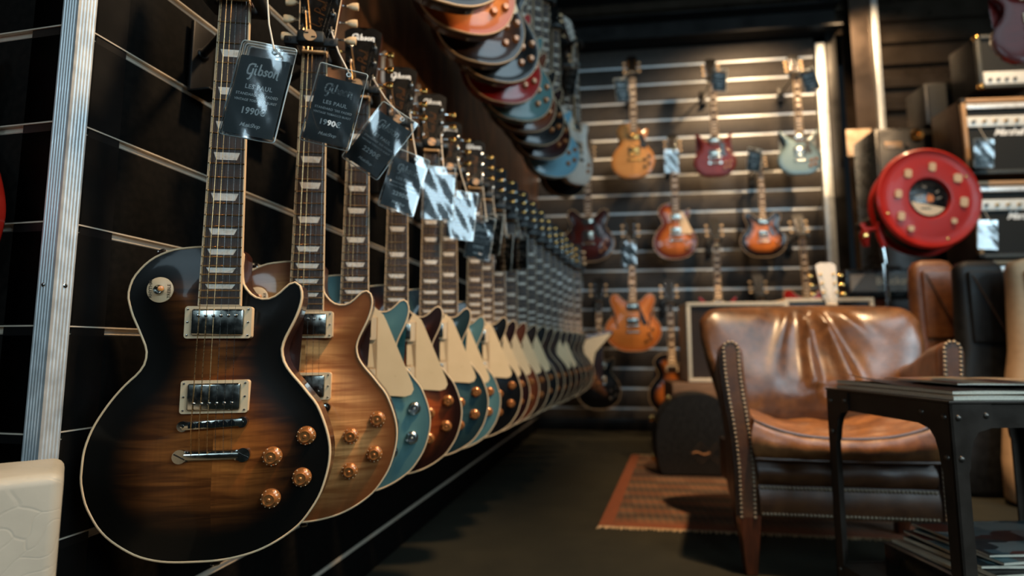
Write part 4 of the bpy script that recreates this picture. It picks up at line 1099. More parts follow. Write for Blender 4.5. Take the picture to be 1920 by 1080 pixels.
#__PART2__
# ------------------------------------------------------------------ cream leatherette box beside the trim
tolex_m, _nt, _b = nm('cream_leatherette')
_v = coords(_nt)
_vo = add(_nt, 'ShaderNodeTexVoronoi', feature='DISTANCE_TO_EDGE'); _vo.inputs['Scale'].default_value = 24
_mp = add(_nt, 'ShaderNodeMapping'); _mp.inputs['Scale'].default_value = (1, 1, 1.9); _mp.inputs['Rotation'].default_value = (0.2, 0.35, 0.3)
_ns = add(_nt, 'ShaderNodeTexNoise'); _ns.inputs['Scale'].default_value = 9; _nt.links.new(_v, _ns.inputs['Vector'])
_nt.links.new(mixc(_nt, 0.16, _v, _ns.outputs['Color']), _mp.inputs[0]); _nt.links.new(_mp.outputs[0], _vo.inputs['Vector'])
_cr = ramp(_nt, _vo.outputs['Distance'], [(0.0, (0, 0, 0)), (0.05, (1, 1, 1))])
_nt.links.new(ramp(_nt, noise(_nt, _v, 14, 4), [(0.3, rgb(164, 160, 146)), (0.7, rgb(182, 177, 162))]), _b.inputs['Base Color'])
_b.inputs['Roughness'].default_value = 0.5; bump(_nt, _b, mixc(_nt, 0.25, _cr, noise(_nt, _v, 300, 3)), 0.35, 0.0008)
pc = P(121, 886, 0.60)
t = thing('leatherette_box', 'cream crackled leatherette box beside the aluminium corner trim', 'box', (pc.x, pc.y, 0), (0, 0, math.radians(38)))
bm = NB(); bx, by_, bh = 0.42, 0.12, pc.z
box(bm, (-bx / 2, by_ / 2, bh / 2 + 0.01), (bx, by_, bh - 0.02), 0, 0.012, seg=4)
link('body', to_mesh(bm, 'body', tolex_m, True, 50), t)
for sx in (-0.03, -0.39):
    for sy in (0.02, 0.10):
        bm = NB(); cyl(bm, (sx, sy, 0), (sx, sy, 0.012), 0.012, n=12); link('foot', to_mesh(bm, 'foot', blackpl), t)

# ------------------------------------------------------------------ rug
rug_m, _nt, _b = nm('worn_kilim')
_v = coords(_nt)
_sp = add(_nt, 'ShaderNodeSeparateXYZ'); _nt.links.new(_v, _sp.inputs[0])
_w = add(_nt, 'ShaderNodeTexWave', wave_type='BANDS', bands_direction='X'); _w.inputs['Scale'].default_value = 11; _w.inputs['Distortion'].default_value = 1.2; _nt.links.new(_v, _w.inputs[0])
_w2 = add(_nt, 'ShaderNodeTexWave', wave_type='BANDS', bands_direction='Y', wave_profile='TRI'); _w2.inputs['Scale'].default_value = 2.2; _w2.inputs['Distortion'].default_value = 0.6; _nt.links.new(_v, _w2.inputs[0])
_c1 = ramp(_nt, _w.outputs[0], [(0.2, rgb(70, 58, 46)), (0.8, rgb(100, 74, 52))])
_c2 = ramp(_nt, _w2.outputs[0], [(0.15, rgb(54, 34, 24)), (0.3, rgb(92, 74, 56)), (0.7, rgb(102, 76, 54)), (0.92, rgb(140, 78, 42))])
_col = mixc(_nt, 0.5, _c1, _c2)
_ch = add(_nt, 'ShaderNodeTexChecker'); _ch.inputs['Scale'].default_value = 7; _ch.inputs[1].default_value = (1, 1, 1, 1); _ch.inputs[2].default_value = (0.72, 0.62, 0.55, 1); _nt.links.new(_v, _ch.inputs[0])
_nt.links.new(mixc(_nt, 0.7, _col, _ch.outputs[0], 'MULTIPLY'), _b.inputs['Base Color']); _b.inputs['Roughness'].default_value = 0.95
bump(_nt, _b, noise(_nt, _v, 350, 2), 0.6, 0.003)
rugborder = simple('rust_rug_border', rgb(116, 62, 34), 0.95, var=0.2, vscale=80, bmp=0.5, bscale=350)
rugdark = simple('dark_rug_band', rgb(62, 40, 28), 0.95, var=0.3, vscale=60, bmp=0.5, bscale=350)
fringe_m = simple('cream_fringe', rgb(206, 176, 138), 0.95, var=0.1)
ra, rb_, rc = onz(1122, 984, 0.006), onz(1184, 852, 0.006), onz(1390, 996, 0.006)
rx = (rc - ra).normalized(); ry = Vector((-rx.y, rx.x, 0)); RL = (rb_ - ra).length
shear = (rb_ - ra).dot(rx) / max(1e-6, (rb_ - ra).dot(ry)); RD = (rb_ - ra).dot(ry); RW = 1.12
t = thing('rug', 'worn rust and brown woven rug with cream fringes under the armchair', 'rug', (ra.x, ra.y, 0), (0, 0, math.atan2(rx.y, rx.x)))
def rp(x, y, z=0.005): return (x + shear * y, y, z)
def rquad(x0, x1, y0, y1, mat, nme, z=0.004):
    bm = NB(); prism(bm, [rp(x0, y0)[:2], rp(x1, y0)[:2], rp(x1, y1)[:2], rp(x0, y1)[:2]], z, 0.0005, plane='xy'); return link(nme, to_mesh(bm, nme, mat, False), t)
rquad(0.05, RW - 0.05, 0.05, RD - 0.02, rug_m, 'field')
rquad(0, 0.05, 0, RD, rugborder, 'border', 0.005); rquad(RW - 0.05, RW, 0, RD, rugborder, 'border', 0.005); rquad(0.05, RW - 0.05, 0, 0.05, rugborder, 'border', 0.005)
rquad(0.05, RW - 0.05, RD * 0.60, RD * 0.66, rugdark, 'band', 0.0052)
for y in (-0.0, RD):
    bm = NB()
    for k in range(190):
        x = RW * (k + 0.5) / 190; L = random.uniform(0.018, 0.034) * (-1 if y <= 0 else 1); dx = random.uniform(-.006, .006)
        cyl(bm, rp(x, y, 0.003), rp(x + dx, y + L, 0.002), 0.0022, 0.0012, n=4)
    link('fringe', to_mesh(bm, 'fringe', fringe_m), t, kind='stuff')

# ------------------------------------------------------------------ leather armchair
def leather(name, a, b_, c, rough=0.34, sc=6):
    m, nt, b = nm(name); v = coords(nt)
    n1 = noise(nt, v, sc, 6, 0.62, 0.8); n2 = noise(nt, v, sc * 6, 4)
    col = mixc(nt, 0.35, ramp(nt, n1, [(0.28, a), (0.5, b_), (0.74, c)]), ramp(nt, n2, [(0.3, a), (0.75, c)]))
    nt.links.new(col, b.inputs['Base Color'])
    nt.links.new(ramp(nt, n1, [(0.3, (rough + .12,) * 3), (0.7, (rough - .06,) * 3)]), b.inputs['Roughness'])
    b.inputs['Specular IOR Level'].default_value = 0.85
    vo = add(nt, 'ShaderNodeTexVoronoi'); vo.inputs['Scale'].default_value = 160; nt.links.new(v, vo.inputs['Vector'])
    bump(nt, b, mixc(nt, 0.5, vo.outputs['Distance'], n2), 0.25, 0.0015); return m
lea = leather('brown_leather', rgb(46, 27, 15), rgb(86, 53, 29), rgb(136, 92, 54), 0.29)
lea_d = leather('dark_brown_leather', rgb(54, 33, 20), rgb(90, 54, 32), rgb(126, 82, 48), 0.4)
lea_s = leather('worn_seat_leather', rgb(74, 42, 22), rgb(126, 78, 42), rgb(180, 122, 72), 0.36, 8)
nail_m = simple('antique_nailhead', rgb(150, 134, 112), 0.45, 0.7, var=0.15)
legwood = wood_mat('chair_leg_wood', rgb(62, 30, 16), rgb(98, 50, 26), 0.4, (60, 60, 8), 0.3)
fl, frr = P(1405, 965, 1.63), P(1782, 977, 1.565)
chx = math.atan2(frr.y - fl.y, frr.x - fl.x)
cc = (fl + frr) / 2
CW = (frr - fl).xy.length / 2
t = thing('armchair', 'worn brown leather club armchair with nailhead trim on the rug', 'armchair', (cc.x, cc.y, 0), (0, 0, math.radians(-8)))
CH = t; SHR = 0.20
def nails(name, pts, parent, axis=(0, -1, 0), r=0.0054):
    bm = NB()
    for p in pts: lathe(bm, [(0, r * 0.75), (r * 0.6, r * 0.6), (r * 0.95, r * 0.2), (r, -0.001)], c=p, axis=axis, n=8)
    return link(name, to_mesh(bm, name, nail_m), parent, kind='stuff')
IW = CW - 0.030                                     # half clear width between the arms at the front
# front rail
bm = NB()
grid(bm, lambda u, v: ((u - .5) * 2 * IW, -0.004 - 0.010 * math.sin(PI * v) - 0.002 * math.sin(u * 40) * math.sin(PI * v), 0.168 + 0.088 * v), 24, 8)
grid(bm, lambda u, v: ((u - .5) * 2 * IW, 0.02, 0.168 + 0.088 * v), 2, 2)
fr_ = link('front_rail', to_mesh(bm, 'front_rail', lea_d), t)
for z in (0.176, 0.250):
    nails('nailheads', [((k / 43 - .5) * 2 * (IW - 0.008), -0.0085, z) for k in range(44)], fr_)
# seat base (upholstered platform) with slack leather front
bm = NB()
grid(bm, lambda u, v: ((u - .5) * 2 * IW, 0.006 - 0.016 * math.sin(PI * min(1, v * 1.1)) + 0.003 * math.sin(u * 23 + v * 3), 0.256 + 0.075 * v), 30, 8)
box(bm, (0, 0.26, 0.25), (2 * IW, 0.47, 0.14))
link('seat_base', to_mesh(bm, 'seat_base', lea_d), t)
# loose seat cushion, sagging in the middle
def cush(u, v):
    a = 2 * PI * u; c, s = math.cos(a), math.sin(a); e = 0.32
    x = math.copysign(abs(c) ** e, c); y = math.copysign(abs(s) ** e, s)
    return x, y
def cushion(top):
    def f(u, v):
        x = (u - .5) * 2; y = (v - .5) * 2
        ed = max(abs(x) ** 5, abs(y) ** 5)
        pu = (1 - abs(x) ** 6) * (1 - abs(y) ** 6)
        sag = 0.034 * (1 - x * x) * (1 - 0.4 * y * y)
        wr = 0.0045 * math.sin(x * 9 + y * 5 + 1.3 * math.sin(y * 6)) * pu + 0.004 * math.sin(y * 14 + x * 4) * pu
        Y = 0.235 + y * 0.262 - 0.012 * (1 - x * x) * (1 if y < 0 else 0); X = x * (IW + 0.008) * (1 - 0.015 * ed) + SHR * Y * 0.8
        return (X, Y, 0.418 + 0.012 * pu - sag + wr + 0.026 * abs(x) ** 3) if top else (X, Y, 0.335 + 0.006 * pu)
    return f
bm = NB()
tp = grid(bm, cushion(True), 36, 30); bt = grid(bm, cushion(False), 36, 30)
rim = lambda g: [g[i][0] for i in range(36)] + [g[35][j] for j in range(1, 30)] + [g[i][29] for i in range(34, -1, -1)] + [g[0][j] for j in range(28, 0, -1)]
ra_, rb2 = rim(tp), rim(bt); N = len(ra_); prev = ra_
for k in range(1, 6):
    q = k / 6; ring = []
    for i in range(N):
        a, b_ = ra_[i].co, rb2[i].co; m_ = a.lerp(b_, q); ctr = Vector((0.04, 0.235, m_.z)); d = (m_ - ctr).normalized()
        ring.append(bm.verts.new(m_ + d * 0.020 * math.sin(PI * q) + Vector((0, 0, 0.002 * math.sin(i * 1.1)))))
    for i in range(N): bm.faces.new((prev[i], prev[(i + 1) % N], ring[(i + 1) % N], ring[i]))
    prev = ring
for i in range(N): bm.faces.new((prev[i], prev[(i + 1) % N], rb2[(i + 1) % N], rb2[i]))
bmesh.ops.remove_doubles(bm, verts=bm.verts[:], dist=1e-5)
pipe = [v.co.copy() for v in ra_ if v.is_valid]; pipe2 = [v.co.copy() for v in rb2 if v.is_valid]
sc_ = link('seat_cushion', to_mesh(bm, 'seat_cushion', lea_s, True, 80), t)
bm = NB(); tube(bm, pipe, 0.0042, 6, closed=True); link('piping', to_mesh(bm, 'piping', lea), sc_)
bm = NB(); tube(bm, pipe2, 0.0042, 6, closed=True); link('piping', to_mesh(bm, 'piping', lea_d), sc_)
# backrest: a wide curved shell with a slack, pleated leather face
BWD = 0.375
def bk(u, v, front):
    s = (u - .5) * 2; w_ = (BWD - 0.055) + 0.055 * smooth01(v * 1.2)
    x = s * w_ + 0.088; edge = (1 - abs(s) ** 5) * (1 - abs(2 * v - 1) ** 7)
    y = 0.405 + 0.125 * v - 0.085 * s * s * (0.5 + 0.5 * v)
    z = 0.385 + 0.420 * v - 0.020 * abs(s) ** 6 * v
    # rounded top corners
    rc_ = max(0, abs(s) - 0.86) / 0.14
    z -= 0.035 * rc_ ** 2 * smooth01((v - .6) / .4)
    if not front: return (x, y + 0.065 + 0.012 * edge, z)
    ang = math.atan2(s * 1.1 - 0.05, 1.32 - v)               # pleats fan out from the top edge
    env = math.exp(-(s - 0.06) ** 2 / 0.12) * smooth01((v - 0.12) / 0.3) * (1 - smooth01((v - 0.94) / 0.06))
    pl = env * (0.020 * math.sin(ang * 15 + 0.6) + 0.007 * math.sin(ang * 29 + 2))
    belly = -0.030 * math.exp(-((v - 0.34) ** 2) / 0.05) * (1 - s * s)
    cre = 0.008 * math.exp(-((v - 0.30 - 0.05 * s * s) ** 2) / 0.0012) * math.exp(-(s - .1) ** 2 / 0.1)
    return (x, y - 0.045 * edge + belly + pl + cre, z)
bm = NB()
f0 = grid(bm, lambda u, v: bk(u, v, True), 64, 44); b0 = grid(bm, lambda u, v: bk(u, v, False), 64, 44)
rimb = lambda g: [g[i][0] for i in range(64)] + [g[63][j] for j in range(1, 44)] + [g[i][43] for i in range(62, -1, -1)] + [g[0][j] for j in range(42, 0, -1)]
A_, B_ = rimb(f0), rimb(b0); N = len(A_); prev = A_
for k in range(1, 5):
    q = k / 5; ring = []
    for i in range(N):
        m_ = A_[i].co.lerp(B_[i].co, q); d = Vector((m_.x - 0.088, 0, m_.z - 0.6)).normalized(); ring.append(bm.verts.new(m_ + d * 0.016 * math.sin(PI * q)))
    for i in range(N): bm.faces.new((prev[i], prev[(i + 1) % N], ring[(i + 1) % N], ring[i]))
    prev = ring
for i in range(N): bm.faces.new((prev[i], prev[(i + 1) % N], B_[(i + 1) % N], B_[i]))
link('backrest', to_mesh(bm, 'backrest', lea, True, 80), t)
# arms: rolled tops, a nailed front panel, dipping towards the back
def armsec(s, y, inset=0.0):
    """closed section of an arm at depth y (0 front .. 0.46 back)"""
    q = smooth01(y / 0.40); top = 0.672 - 0.075 * q; hw = 0.036 - inset; pts = []
    def cx(z): return s * (CW + 0.004 + 0.030 * smooth01((z - 0.30) / 0.34) + (0.012 * q)) + SHR * y
    zt = top - hw
    for k in range(8): z = 0.165 + (zt - 0.165) * k / 7; pts.append((cx(z) + hw * (0.92 + 0.10 * k / 7), z))
    for k in range(1, 9): a = PI * k / 9; pts.append((cx(zt) + hw * 1.02 * math.cos(a), zt + hw * math.sin(a)))
    for k in range(7, -1, -1): z = 0.165 + (zt - 0.165) * k / 7; pts.append((cx(z) - hw * (0.92 + 0.10 * k / 7), z))
    return pts
for s in (-1, 1):
    bm = NB(); rings = []
    for y in (0.0, 0.004, 0.02, 0.10, 0.20, 0.30, 0.38, 0.45):
        rings.append([bm.verts.new((x, y, z)) for x, z in armsec(s, y, 0.004 if y == 0 else 0.0)])
    n_ = len(rings[0])
    for Aq, Bq in zip(rings, rings[1:]):
        for i in range(n_): bm.faces.new((Aq[i], Aq[(i + 1) % n_], Bq[(i + 1) % n_], Bq[i]))
    bm.faces.new(rings[0][::-1]); bm.faces.new(rings[-1])
    ar = link('armrest', to_mesh(bm, 'armrest', lea_d, True, 50), t)
    sec = armsec(s, 0.0, 0.010)
    bm = NB(); prism(bm, sec, -0.010, 0.001)
    fp = link('front_panel', to_mesh(bm, 'front_panel', lea_d, True, 50), ar)
    sec = [Vector((x, z)) for x, z in armsec(s, 0.0, 0.0155)]; d = [0]
    for a, b_ in zip(sec, sec[1:]): d.append(d[-1] + (b_ - a).length)
    npts = []; nn = 84
    for k in range(nn):
        ss = d[-1] * k / (nn - 1); j = max(i for i in range(len(d) - 1) if d[i] <= ss + 1e-9); u = (ss - d[j]) / max(1e-9, d[j + 1] - d[j]); p = sec[j].lerp(sec[j + 1], min(1, u)); npts.append((p.x, -0.0095, p.y))
    nails('nailheads', npts, ar)
for sx, y in ((-1, 0.02), (1, 0.02), (-1, 0.42), (1, 0.42)):
    bm = NB(); fx = sx * (CW + 0.002) + SHR * y; zb0 = 0.0 if y < .1 else 0.0055
    va = []
    for z, h_, dy in ((zb0, 0.017, -0.004 if y < .1 else 0.03), (0.17, 0.030, 0)):
        va.append([bm.verts.new((fx + a * h_, y + dy + b_ * h_, z)) for a, b_ in ((-1, -1), (1, -1), (1, 1), (-1, 1))])
    for i in range(4): bm.faces.new((va[0][i], va[0][(i + 1) % 4], va[1][(i + 1) % 4], va[1][i]))
    bm.faces.new(va[0][::-1]); bm.faces.new(va[1]); bmesh.ops.bevel(bm, geom=bm.edges[:], offset=0.003, affect='EDGES')
    link('leg', to_mesh(bm, 'leg', legwood), t)

# ------------------------------------------------------------------ industrial side table with magazines
tsteel = simple('black_iron', rgb(66, 56, 48), 0.42, 0.4, var=0.25, vscale=14, bmp=0.2, bscale=120)
rivet_m = simple('rivet', rgb(112, 104, 96), 0.38, 0.85, var=0.15)
TZ = 0.55
n0, l0 = onz(1780, 757, TZ), onz(1549, 730, TZ)
ey = (l0 - n0); TD = ey.length; ey.normalize(); ex = Vector((ey.y, -ey.x, 0)); TWD = 0.50
t = thing('side_table', 'black riveted iron side table in front of the armchair', 'table', (n0.x, n0.y, 0), (0, 0, math.atan2(ex.y, ex.x)))
AW = 0.030
def rivet_mesh():
    def f():
        bm = NB(); lathe(bm, [(0, 0.0042), (0.0028, 0.0036), (0.0052, 0.0018), (0.006, 0)], n=10); return to_mesh(bm, 'rivet', rivet_m)
    return M('rivet', f)
def corner_leg(x, y, sx, sy, nme='leg'):
    """angle-iron leg with gusset plates curving into the top rail: sx, sy point inwards"""
    bm = NB(); T = 0.005
    g = [(AW * .9, TZ - 0.125), (AW * 1.02, TZ - 0.118), (AW * 1.12, TZ - 0.092), (AW * 1.35, TZ - 0.068), (AW * 1.75, TZ - 0.052), (AW * 2.7, TZ - 0.044)]
    for ax in (0, 1):
        sa, sb = (sx, sy) if ax == 0 else (sy, sx)
        def slab(a0, a1, z00, z10, zt):
            vs = []
            for d in (0, T * (1 if sb > 0 else -1)):
                for aa, z in ((a0, z00), (a1, z10), (a1, zt), (a0, zt)): vs.append(bm.verts.new((sa * aa, d, z) if ax == 0 else (d, sa * aa, z)))
            for f in ((0, 1, 2, 3), (7, 6, 5, 4), (0, 4, 5, 1), (1, 5, 6, 2), (2, 6, 7, 3), (3, 7, 4, 0)): bm.faces.new([vs[i] for i in f])
        slab(0, AW * .9, 0, 0, TZ - 0.001)
        for (a0, z0_), (a1, z1_) in zip(g, g[1:]): slab(a0, a1, z0_, z1_, TZ - 0.001)
    lg = link(nme, to_mesh(bm, nme, tsteel, False), t, (x, y, 0))
    for a, z in ((AW * .5, TZ - 0.026), (AW * 2.3, TZ - 0.022), (AW * .5, TZ - 0.100), (AW * .45, 0.125)):
        link('rivet', rivet_mesh(), lg, (sx * a, 0.0, z), (0, 0, 0) if sy > 0 else (0, 0, PI))
        link('rivet', rivet_mesh(), lg, (0.0, sy * a, z), (0, 0, -PI / 2) if sx > 0 else (0, 0, PI / 2))
corner_leg(0, 0, 1, 1); corner_leg(0, TD, 1, -1); corner_leg(TWD, 0, -1, 1); corner_leg(TWD, TD, -1, -1)
for y, s in ((0.006, 1), (TD - 0.006, -1)):
    bm = NB(); box(bm, (TWD / 2, y, TZ - 0.023), (TWD - 0.014, 0.005, 0.044)); link('rail', to_mesh(bm, 'rail', tsteel, False), t)
for x in (0.006, TWD - 0.006):
    bm = NB(); box(bm, (x, TD / 2, TZ - 0.023), (0.005, TD - 0.014, 0.044)); link('rail', to_mesh(bm, 'rail', tsteel, False), t)
bm = NB(); box(bm, (TWD / 2, TD / 2, TZ + 0.002), (TWD + 0.004, TD + 0.004, 0.005), 0, 0.001); link('table_top', to_mesh(bm, 'table_top', tsteel, False), t)
shelf_m = wood_mat('grey_shelf_board', rgb(66, 60, 52), rgb(88, 80, 70), 0.6, (6, 50, 50))
bm = NB(); box(bm, (TWD / 2, TD / 2, 0.125), (TWD - 0.012, TD - 0.012, 0.018), 0, 0.002); link('shelf', to_mesh(bm, 'shelf', shelf_m, False), t)
for y in (0.004, TD - 0.004):
    bm = NB(); box(bm, (TWD / 2, y, 0.118), (TWD - 0.01, 0.006, 0.036)); link('rail', to_mesh(bm, 'rail', tsteel, False), t)
for x in (0.004, TWD - 0.004):
    bm = NB(); box(bm, (x, TD / 2, 0.118), (0.006, TD - 0.01, 0.036)); link('rail', to_mesh(bm, 'rail', tsteel, False), t)
TF = Matrix.Translation((n0.x, n0.y, 0)) @ Matrix.Rotation(math.atan2(ex.y, ex.x), 4, 'Z')
page_m = simple('page_edges', rgb(236, 224, 202), 0.7, var=0.10, vscale=300)
def cover_mat(name, cols, sc=(9, 5, 1)):
    m, nt, b = nm(name); v = coords(nt, sc)
    vo = add(nt, 'ShaderNodeTexVoronoi', distance='CHEBYCHEV'); vo.inputs['Scale'].default_value = 1.6; nt.links.new(v, vo.inputs['Vector'])
    sp = add(nt, 'ShaderNodeSeparateColor'); nt.links.new(vo.outputs['Color'], sp.inputs[0])
    r = ramp(nt, sp.outputs[0], [(i / len(cols), c) for i, c in enumerate(cols)]); 
    nt.links.new(r, b.inputs['Base Color']); b.inputs['Roughness'].default_value = 0.32; b.inputs['Coat Weight'].default_value = 0.3; return m
cv_a = cover_mat('magazine_cover_print', [rgb(34, 60, 66), rgb(150, 74, 40), rgb(196, 178, 150), rgb(60, 36, 26), rgb(92, 130, 134)])
cv_b = cover_mat('magazine_cover_blue_print', [rgb(18, 24, 26), rgb(52, 96, 106), rgb(150, 160, 156), rgb(120, 44, 28), rgb(24, 44, 50)], (7, 11, 1))
cv_c = simple('pale_cover', rgb(196, 178, 152), 0.4, coat=0.2, var=0.15, vscale=12)
cv_d = simple('dark_cover', rgb(40, 34, 30), 0.4, coat=0.2, var=0.25, vscale=12)
def magazine(x, y, z, w_, d_, h_, rot, cov, label, curl=0.0, group='magazines lying on the table top'):
    q = TF @ Vector((x, y, z))
    o = thing('magazine', label, 'magazine', q, (0, 0, math.atan2(ex.y, ex.x) + rot), group)
    def lift(u, v): return curl * max(0, (1 - u) * v - 0.25) ** 2
    bm = NB()
    sl = grid(bm, lambda u, v: ((u - .5) * (w_ - .004), (v - .5) * (d_ - .004), h_ - .0008 + lift(u, v) * 0.15 + 0.0012 * math.sin(u * 5 + v * 4)), 8, 8)
    sb = grid(bm, lambda u, v: ((u - .5) * (w_ - .004), (v - .5) * (d_ - .004), 0.0006), 8, 8)
    rm = lambda g: [g[i][0] for i in range(8)] + [g[7][j] for j in range(1, 8)] + [g[i][7] for i in range(6, -1, -1)] + [g[0][j] for j in range(6, 0, -1)]
    A, B = rm(sl), rm(sb)
    for i in range(len(A)): bm.faces.new((A[i], A[(i + 1) % len(A)], B[(i + 1) % len(A)], B[i]))
    link('pages', to_mesh(bm, 'pages', page_m), o)
    bm = NB(); grid(bm, lambda u, v: ((u - .5) * w_, (v - .5) * d_, h_ + lift(u, v) + 0.0012 * math.sin(u * 5 + v * 4)), 10, 10)
    bmesh.ops.solidify(bm, geom=bm.faces[:], thickness=0.0006); link('cover', to_mesh(bm, 'cover', cov), o)
    return o
Z0 = TZ + 0.0046
magazine(0.135, TD / 2, Z0, 0.235, TD - 0.02, 0.009, 0.0, cv_c, 'thick magazine at the bottom of the near stack on the table top')
magazine(0.372, TD / 2 + .005, Z0, 0.225, TD - 0.03, 0.010, 0.02, cv_d, 'magazine at the bottom of the far stack on the table top')
magazine(0.135, TD / 2 + .004, Z0 + 0.0103, 0.230, TD - 0.03, 0.007, 0.015, cv_d, 'dark magazine with a lifted corner on the near stack', curl=0.05)
magazine(0.37, TD / 2, Z0 + 0.0118, 0.215, TD - 0.05, 0.006, -0.06, cv_a, 'magazine with colourful printed cover on the far stack')
magazine(0.34, TD / 2 + .02, Z0 + 0.0195, 0.21, 0.28, 0.0045, 0.10, cv_c, 'pale open-edged magazine on top of the far stack')
magazine(0.215, TD / 2 + .03, Z0 + 0.0225, 0.19, 0.26, 0.004, -0.12, cv_a, 'printed magazine bridging the two stacks on the table top')
# black box and magazines on the shelf
SZ = 0.1345
bm = NB(); box(bm, (0, 0, 0.035), (0.34, 0.26, 0.07), 0, 0.003)
q = TF @ Vector((0.235, 0.165, SZ))
t2 = thing('black_box', 'flat black box under the magazines on the table shelf', 'box', q, (0, 0, math.atan2(ex.y, ex.x)))
link('body', to_mesh(bm, 'body', blackpl), t2)
bm = NB(); box(bm, (0, 0, 0.0715), (0.344, 0.264, 0.003), 0, 0.001); link('lid', to_mesh(bm, 'lid', simple('dark_box_lid', rgb(34, 32, 30), 0.45, var=0.15)), t2)
zz = SZ + 0.0735
for k, (w_, d_, h_, r_, cv, lab) in enumerate(((0.33, 0.255, 0.007, 0.0, cv_c, 'pale edged magazine directly on the black box'), (0.30, 0.23, 0.009, 0.04, cv_d, 'dark magazine second from the bottom on the black box'),
     (0.31, 0.22, 0.006, -0.05, cv_b, 'blue magazine third from the bottom on the black box'), (0.28, 0.21, 0.006, 0.09, cv_a, 'printed magazine fourth from the bottom on the black box'), (0.29, 0.21, 0.005, -0.02, cv_b, 'glossy blue and red magazine on top of the shelf stack'))):
    magazine(0.245 + 0.008 * k, 0.165 + 0.006 * k, zz, w_, d_, h_, r_, cv, lab, group='magazines stacked on the table shelf'); zz += h_ + 0.0022

# ------------------------------------------------------------------ cream speaker cabinets, crate, amp head
creamtol = simple('cream_tolex', rgb(238, 214, 180), 0.55, var=0.06, vscale=60, bmp=0.3, bscale=500)
brgrille = simple('brown_grille_cloth', rgb(52, 36, 26), 0.8, var=0.25, vscale=250, bmp=0.4, bscale=600)
def cabinet(name, label, cat, p_bl, p_br, zb, zt, depth, body, grille, bw=0.022, front_extra=None, yaw=None):
    """front lower corners given in the room; grille recessed in a frame"""
    w_ = (p_br - p_bl).xy.length; yw = math.atan2(p_br.y - p_bl.y, p_br.x - p_bl.x)
    o = thing(name, label, cat, (p_bl.x, p_bl.y, zb), (0, 0, yw)); h_ = zt - zb
    bm = NB(); box(bm, (w_ / 2, depth / 2 + 0.012, h_ / 2), (w_, depth, h_), 0, 0.008); link('body', to_mesh(bm, 'body', body, True, 40), o)
    bm = NB()
    for c, s in (((w_ / 2, 0.004, bw / 2), (w_, 0.028, bw)), ((w_ / 2, 0.004, h_ - bw / 2), (w_, 0.028, bw)), ((bw / 2, 0.004, h_ / 2), (bw, 0.028, h_ - 2 * bw)), ((w_ - bw / 2, 0.004, h_ / 2), (bw, 0.028, h_ - 2 * bw))): box(bm, c, s, 0, 0.003)
    link('front_frame', to_mesh(bm, 'front_frame', body, True, 40), o)
    bm = NB(); box(bm, (w_ / 2, 0.009, h_ / 2), (w_ - 2 * bw, 0.006, h_ - 2 * bw)); link('grille', to_mesh(bm, 'grille', grille), o)
    return o, w_, h_
c1a = P(1291, 716, 3.30); c1b = c1a + BX * 0.57; z1t = P(1297, 566, 3.30).z
cabinet('speaker_cabinet', 'cream speaker cabinet with brown grille behind the armchair, standing on the tan crate', 'speaker', c1a, c1b, c1a.z, z1t, 0.27, creamtol, brgrille)
c2a = c1a + BX * 0.60 + Vector((0, 0.09, 0)); c2b = c2a + BX * 0.50
z2t = P(1600, 558, 3.30).z
cabinet('speaker_cabinet', 'second cream speaker cabinet, next to the first and mostly behind the armchair', 'speaker', c2a, c2b, c1a.z, z2t, 0.27, creamtol, blackpl)
tan_m = wood_mat('tan_crate_wood', rgb(118, 84, 56), rgb(150, 110, 76), 0.6, (8, 60, 60))
t = thing('crate', 'tan wooden crate carrying the cream speaker cabinets', 'crate', (c1a.x - 0.10, c1a.y - 0.02, 0), (0, 0, A_B))
zc = c1a.z - 0.001; nb_ = 4
for k in range(nb_):
    bm = NB(); box(bm, (0.65, 0.006, zc * (k + .5) / nb_), (1.30, 0.014, zc / nb_ - 0.006), 0, 0.002); link('plank', to_mesh(bm, 'plank', tan_m), t)
    bm = NB(); box(bm, (0.006, 0.19, zc * (k + .5) / nb_), (0.014, 0.34, zc / nb_ - 0.006), 0, 0.002); link('plank', to_mesh(bm, 'plank', tan_m), t)
bm = NB(); box(bm, (0.65, 0.19, zc / 2), (1.27, 0.34, zc - 0.004)); link('core', to_mesh(bm, 'core', tan_m), t)
# amp head on the second cabinet
ha = P(1594, 563, 3.30) ; ha.z = z2t + 0.001
hw_ = 0.50; hh = P(1600, 503, 3.3).z - z2t
t = thing('stack_amplifier', 'black amplifier head with slanted grey panel on the second cream cabinet', 'amplifier', (ha.x, ha.y + 0.02, ha.z), (0, 0, A_B))
bm = NB(); box(bm, (hw_ / 2, 0.12, hh / 2), (hw_, 0.22, hh), 0, 0.008); link('body', to_mesh(bm, 'body', blackpl, True, 40), t)
bm = NB(); box(bm, (hw_ / 2, 0.006, hh * .52), (hw_ - .03, 0.010, hh * .62)); link('panel', to_mesh(bm, 'panel', simple('brown_grey_panel', rgb(82, 70, 58), 0.5, 0.2, var=0.1)), t)
bm = NB(); prism(bm, [(0.02, hh * .22), (0.10, hh * .80), (0.02, hh * .80)], -0.003, 0.003); link('accent', to_mesh(bm, 'accent', simple('pale_accent', rgb(150, 130, 108), 0.5, var=0.1)), t)
link('lettering', T_blackstar, t, (hw_ * .56, -0.001, hh * .56))
bm = NB(); tube(bm, [(hw_ * .3, .1, hh), (hw_ * .3, .1, hh + .02), (hw_ * .7, .1, hh + .02), (hw_ * .7, .1, hh)], 0.008, 8); link('handle', to_mesh(bm, 'handle', blackpl), t)

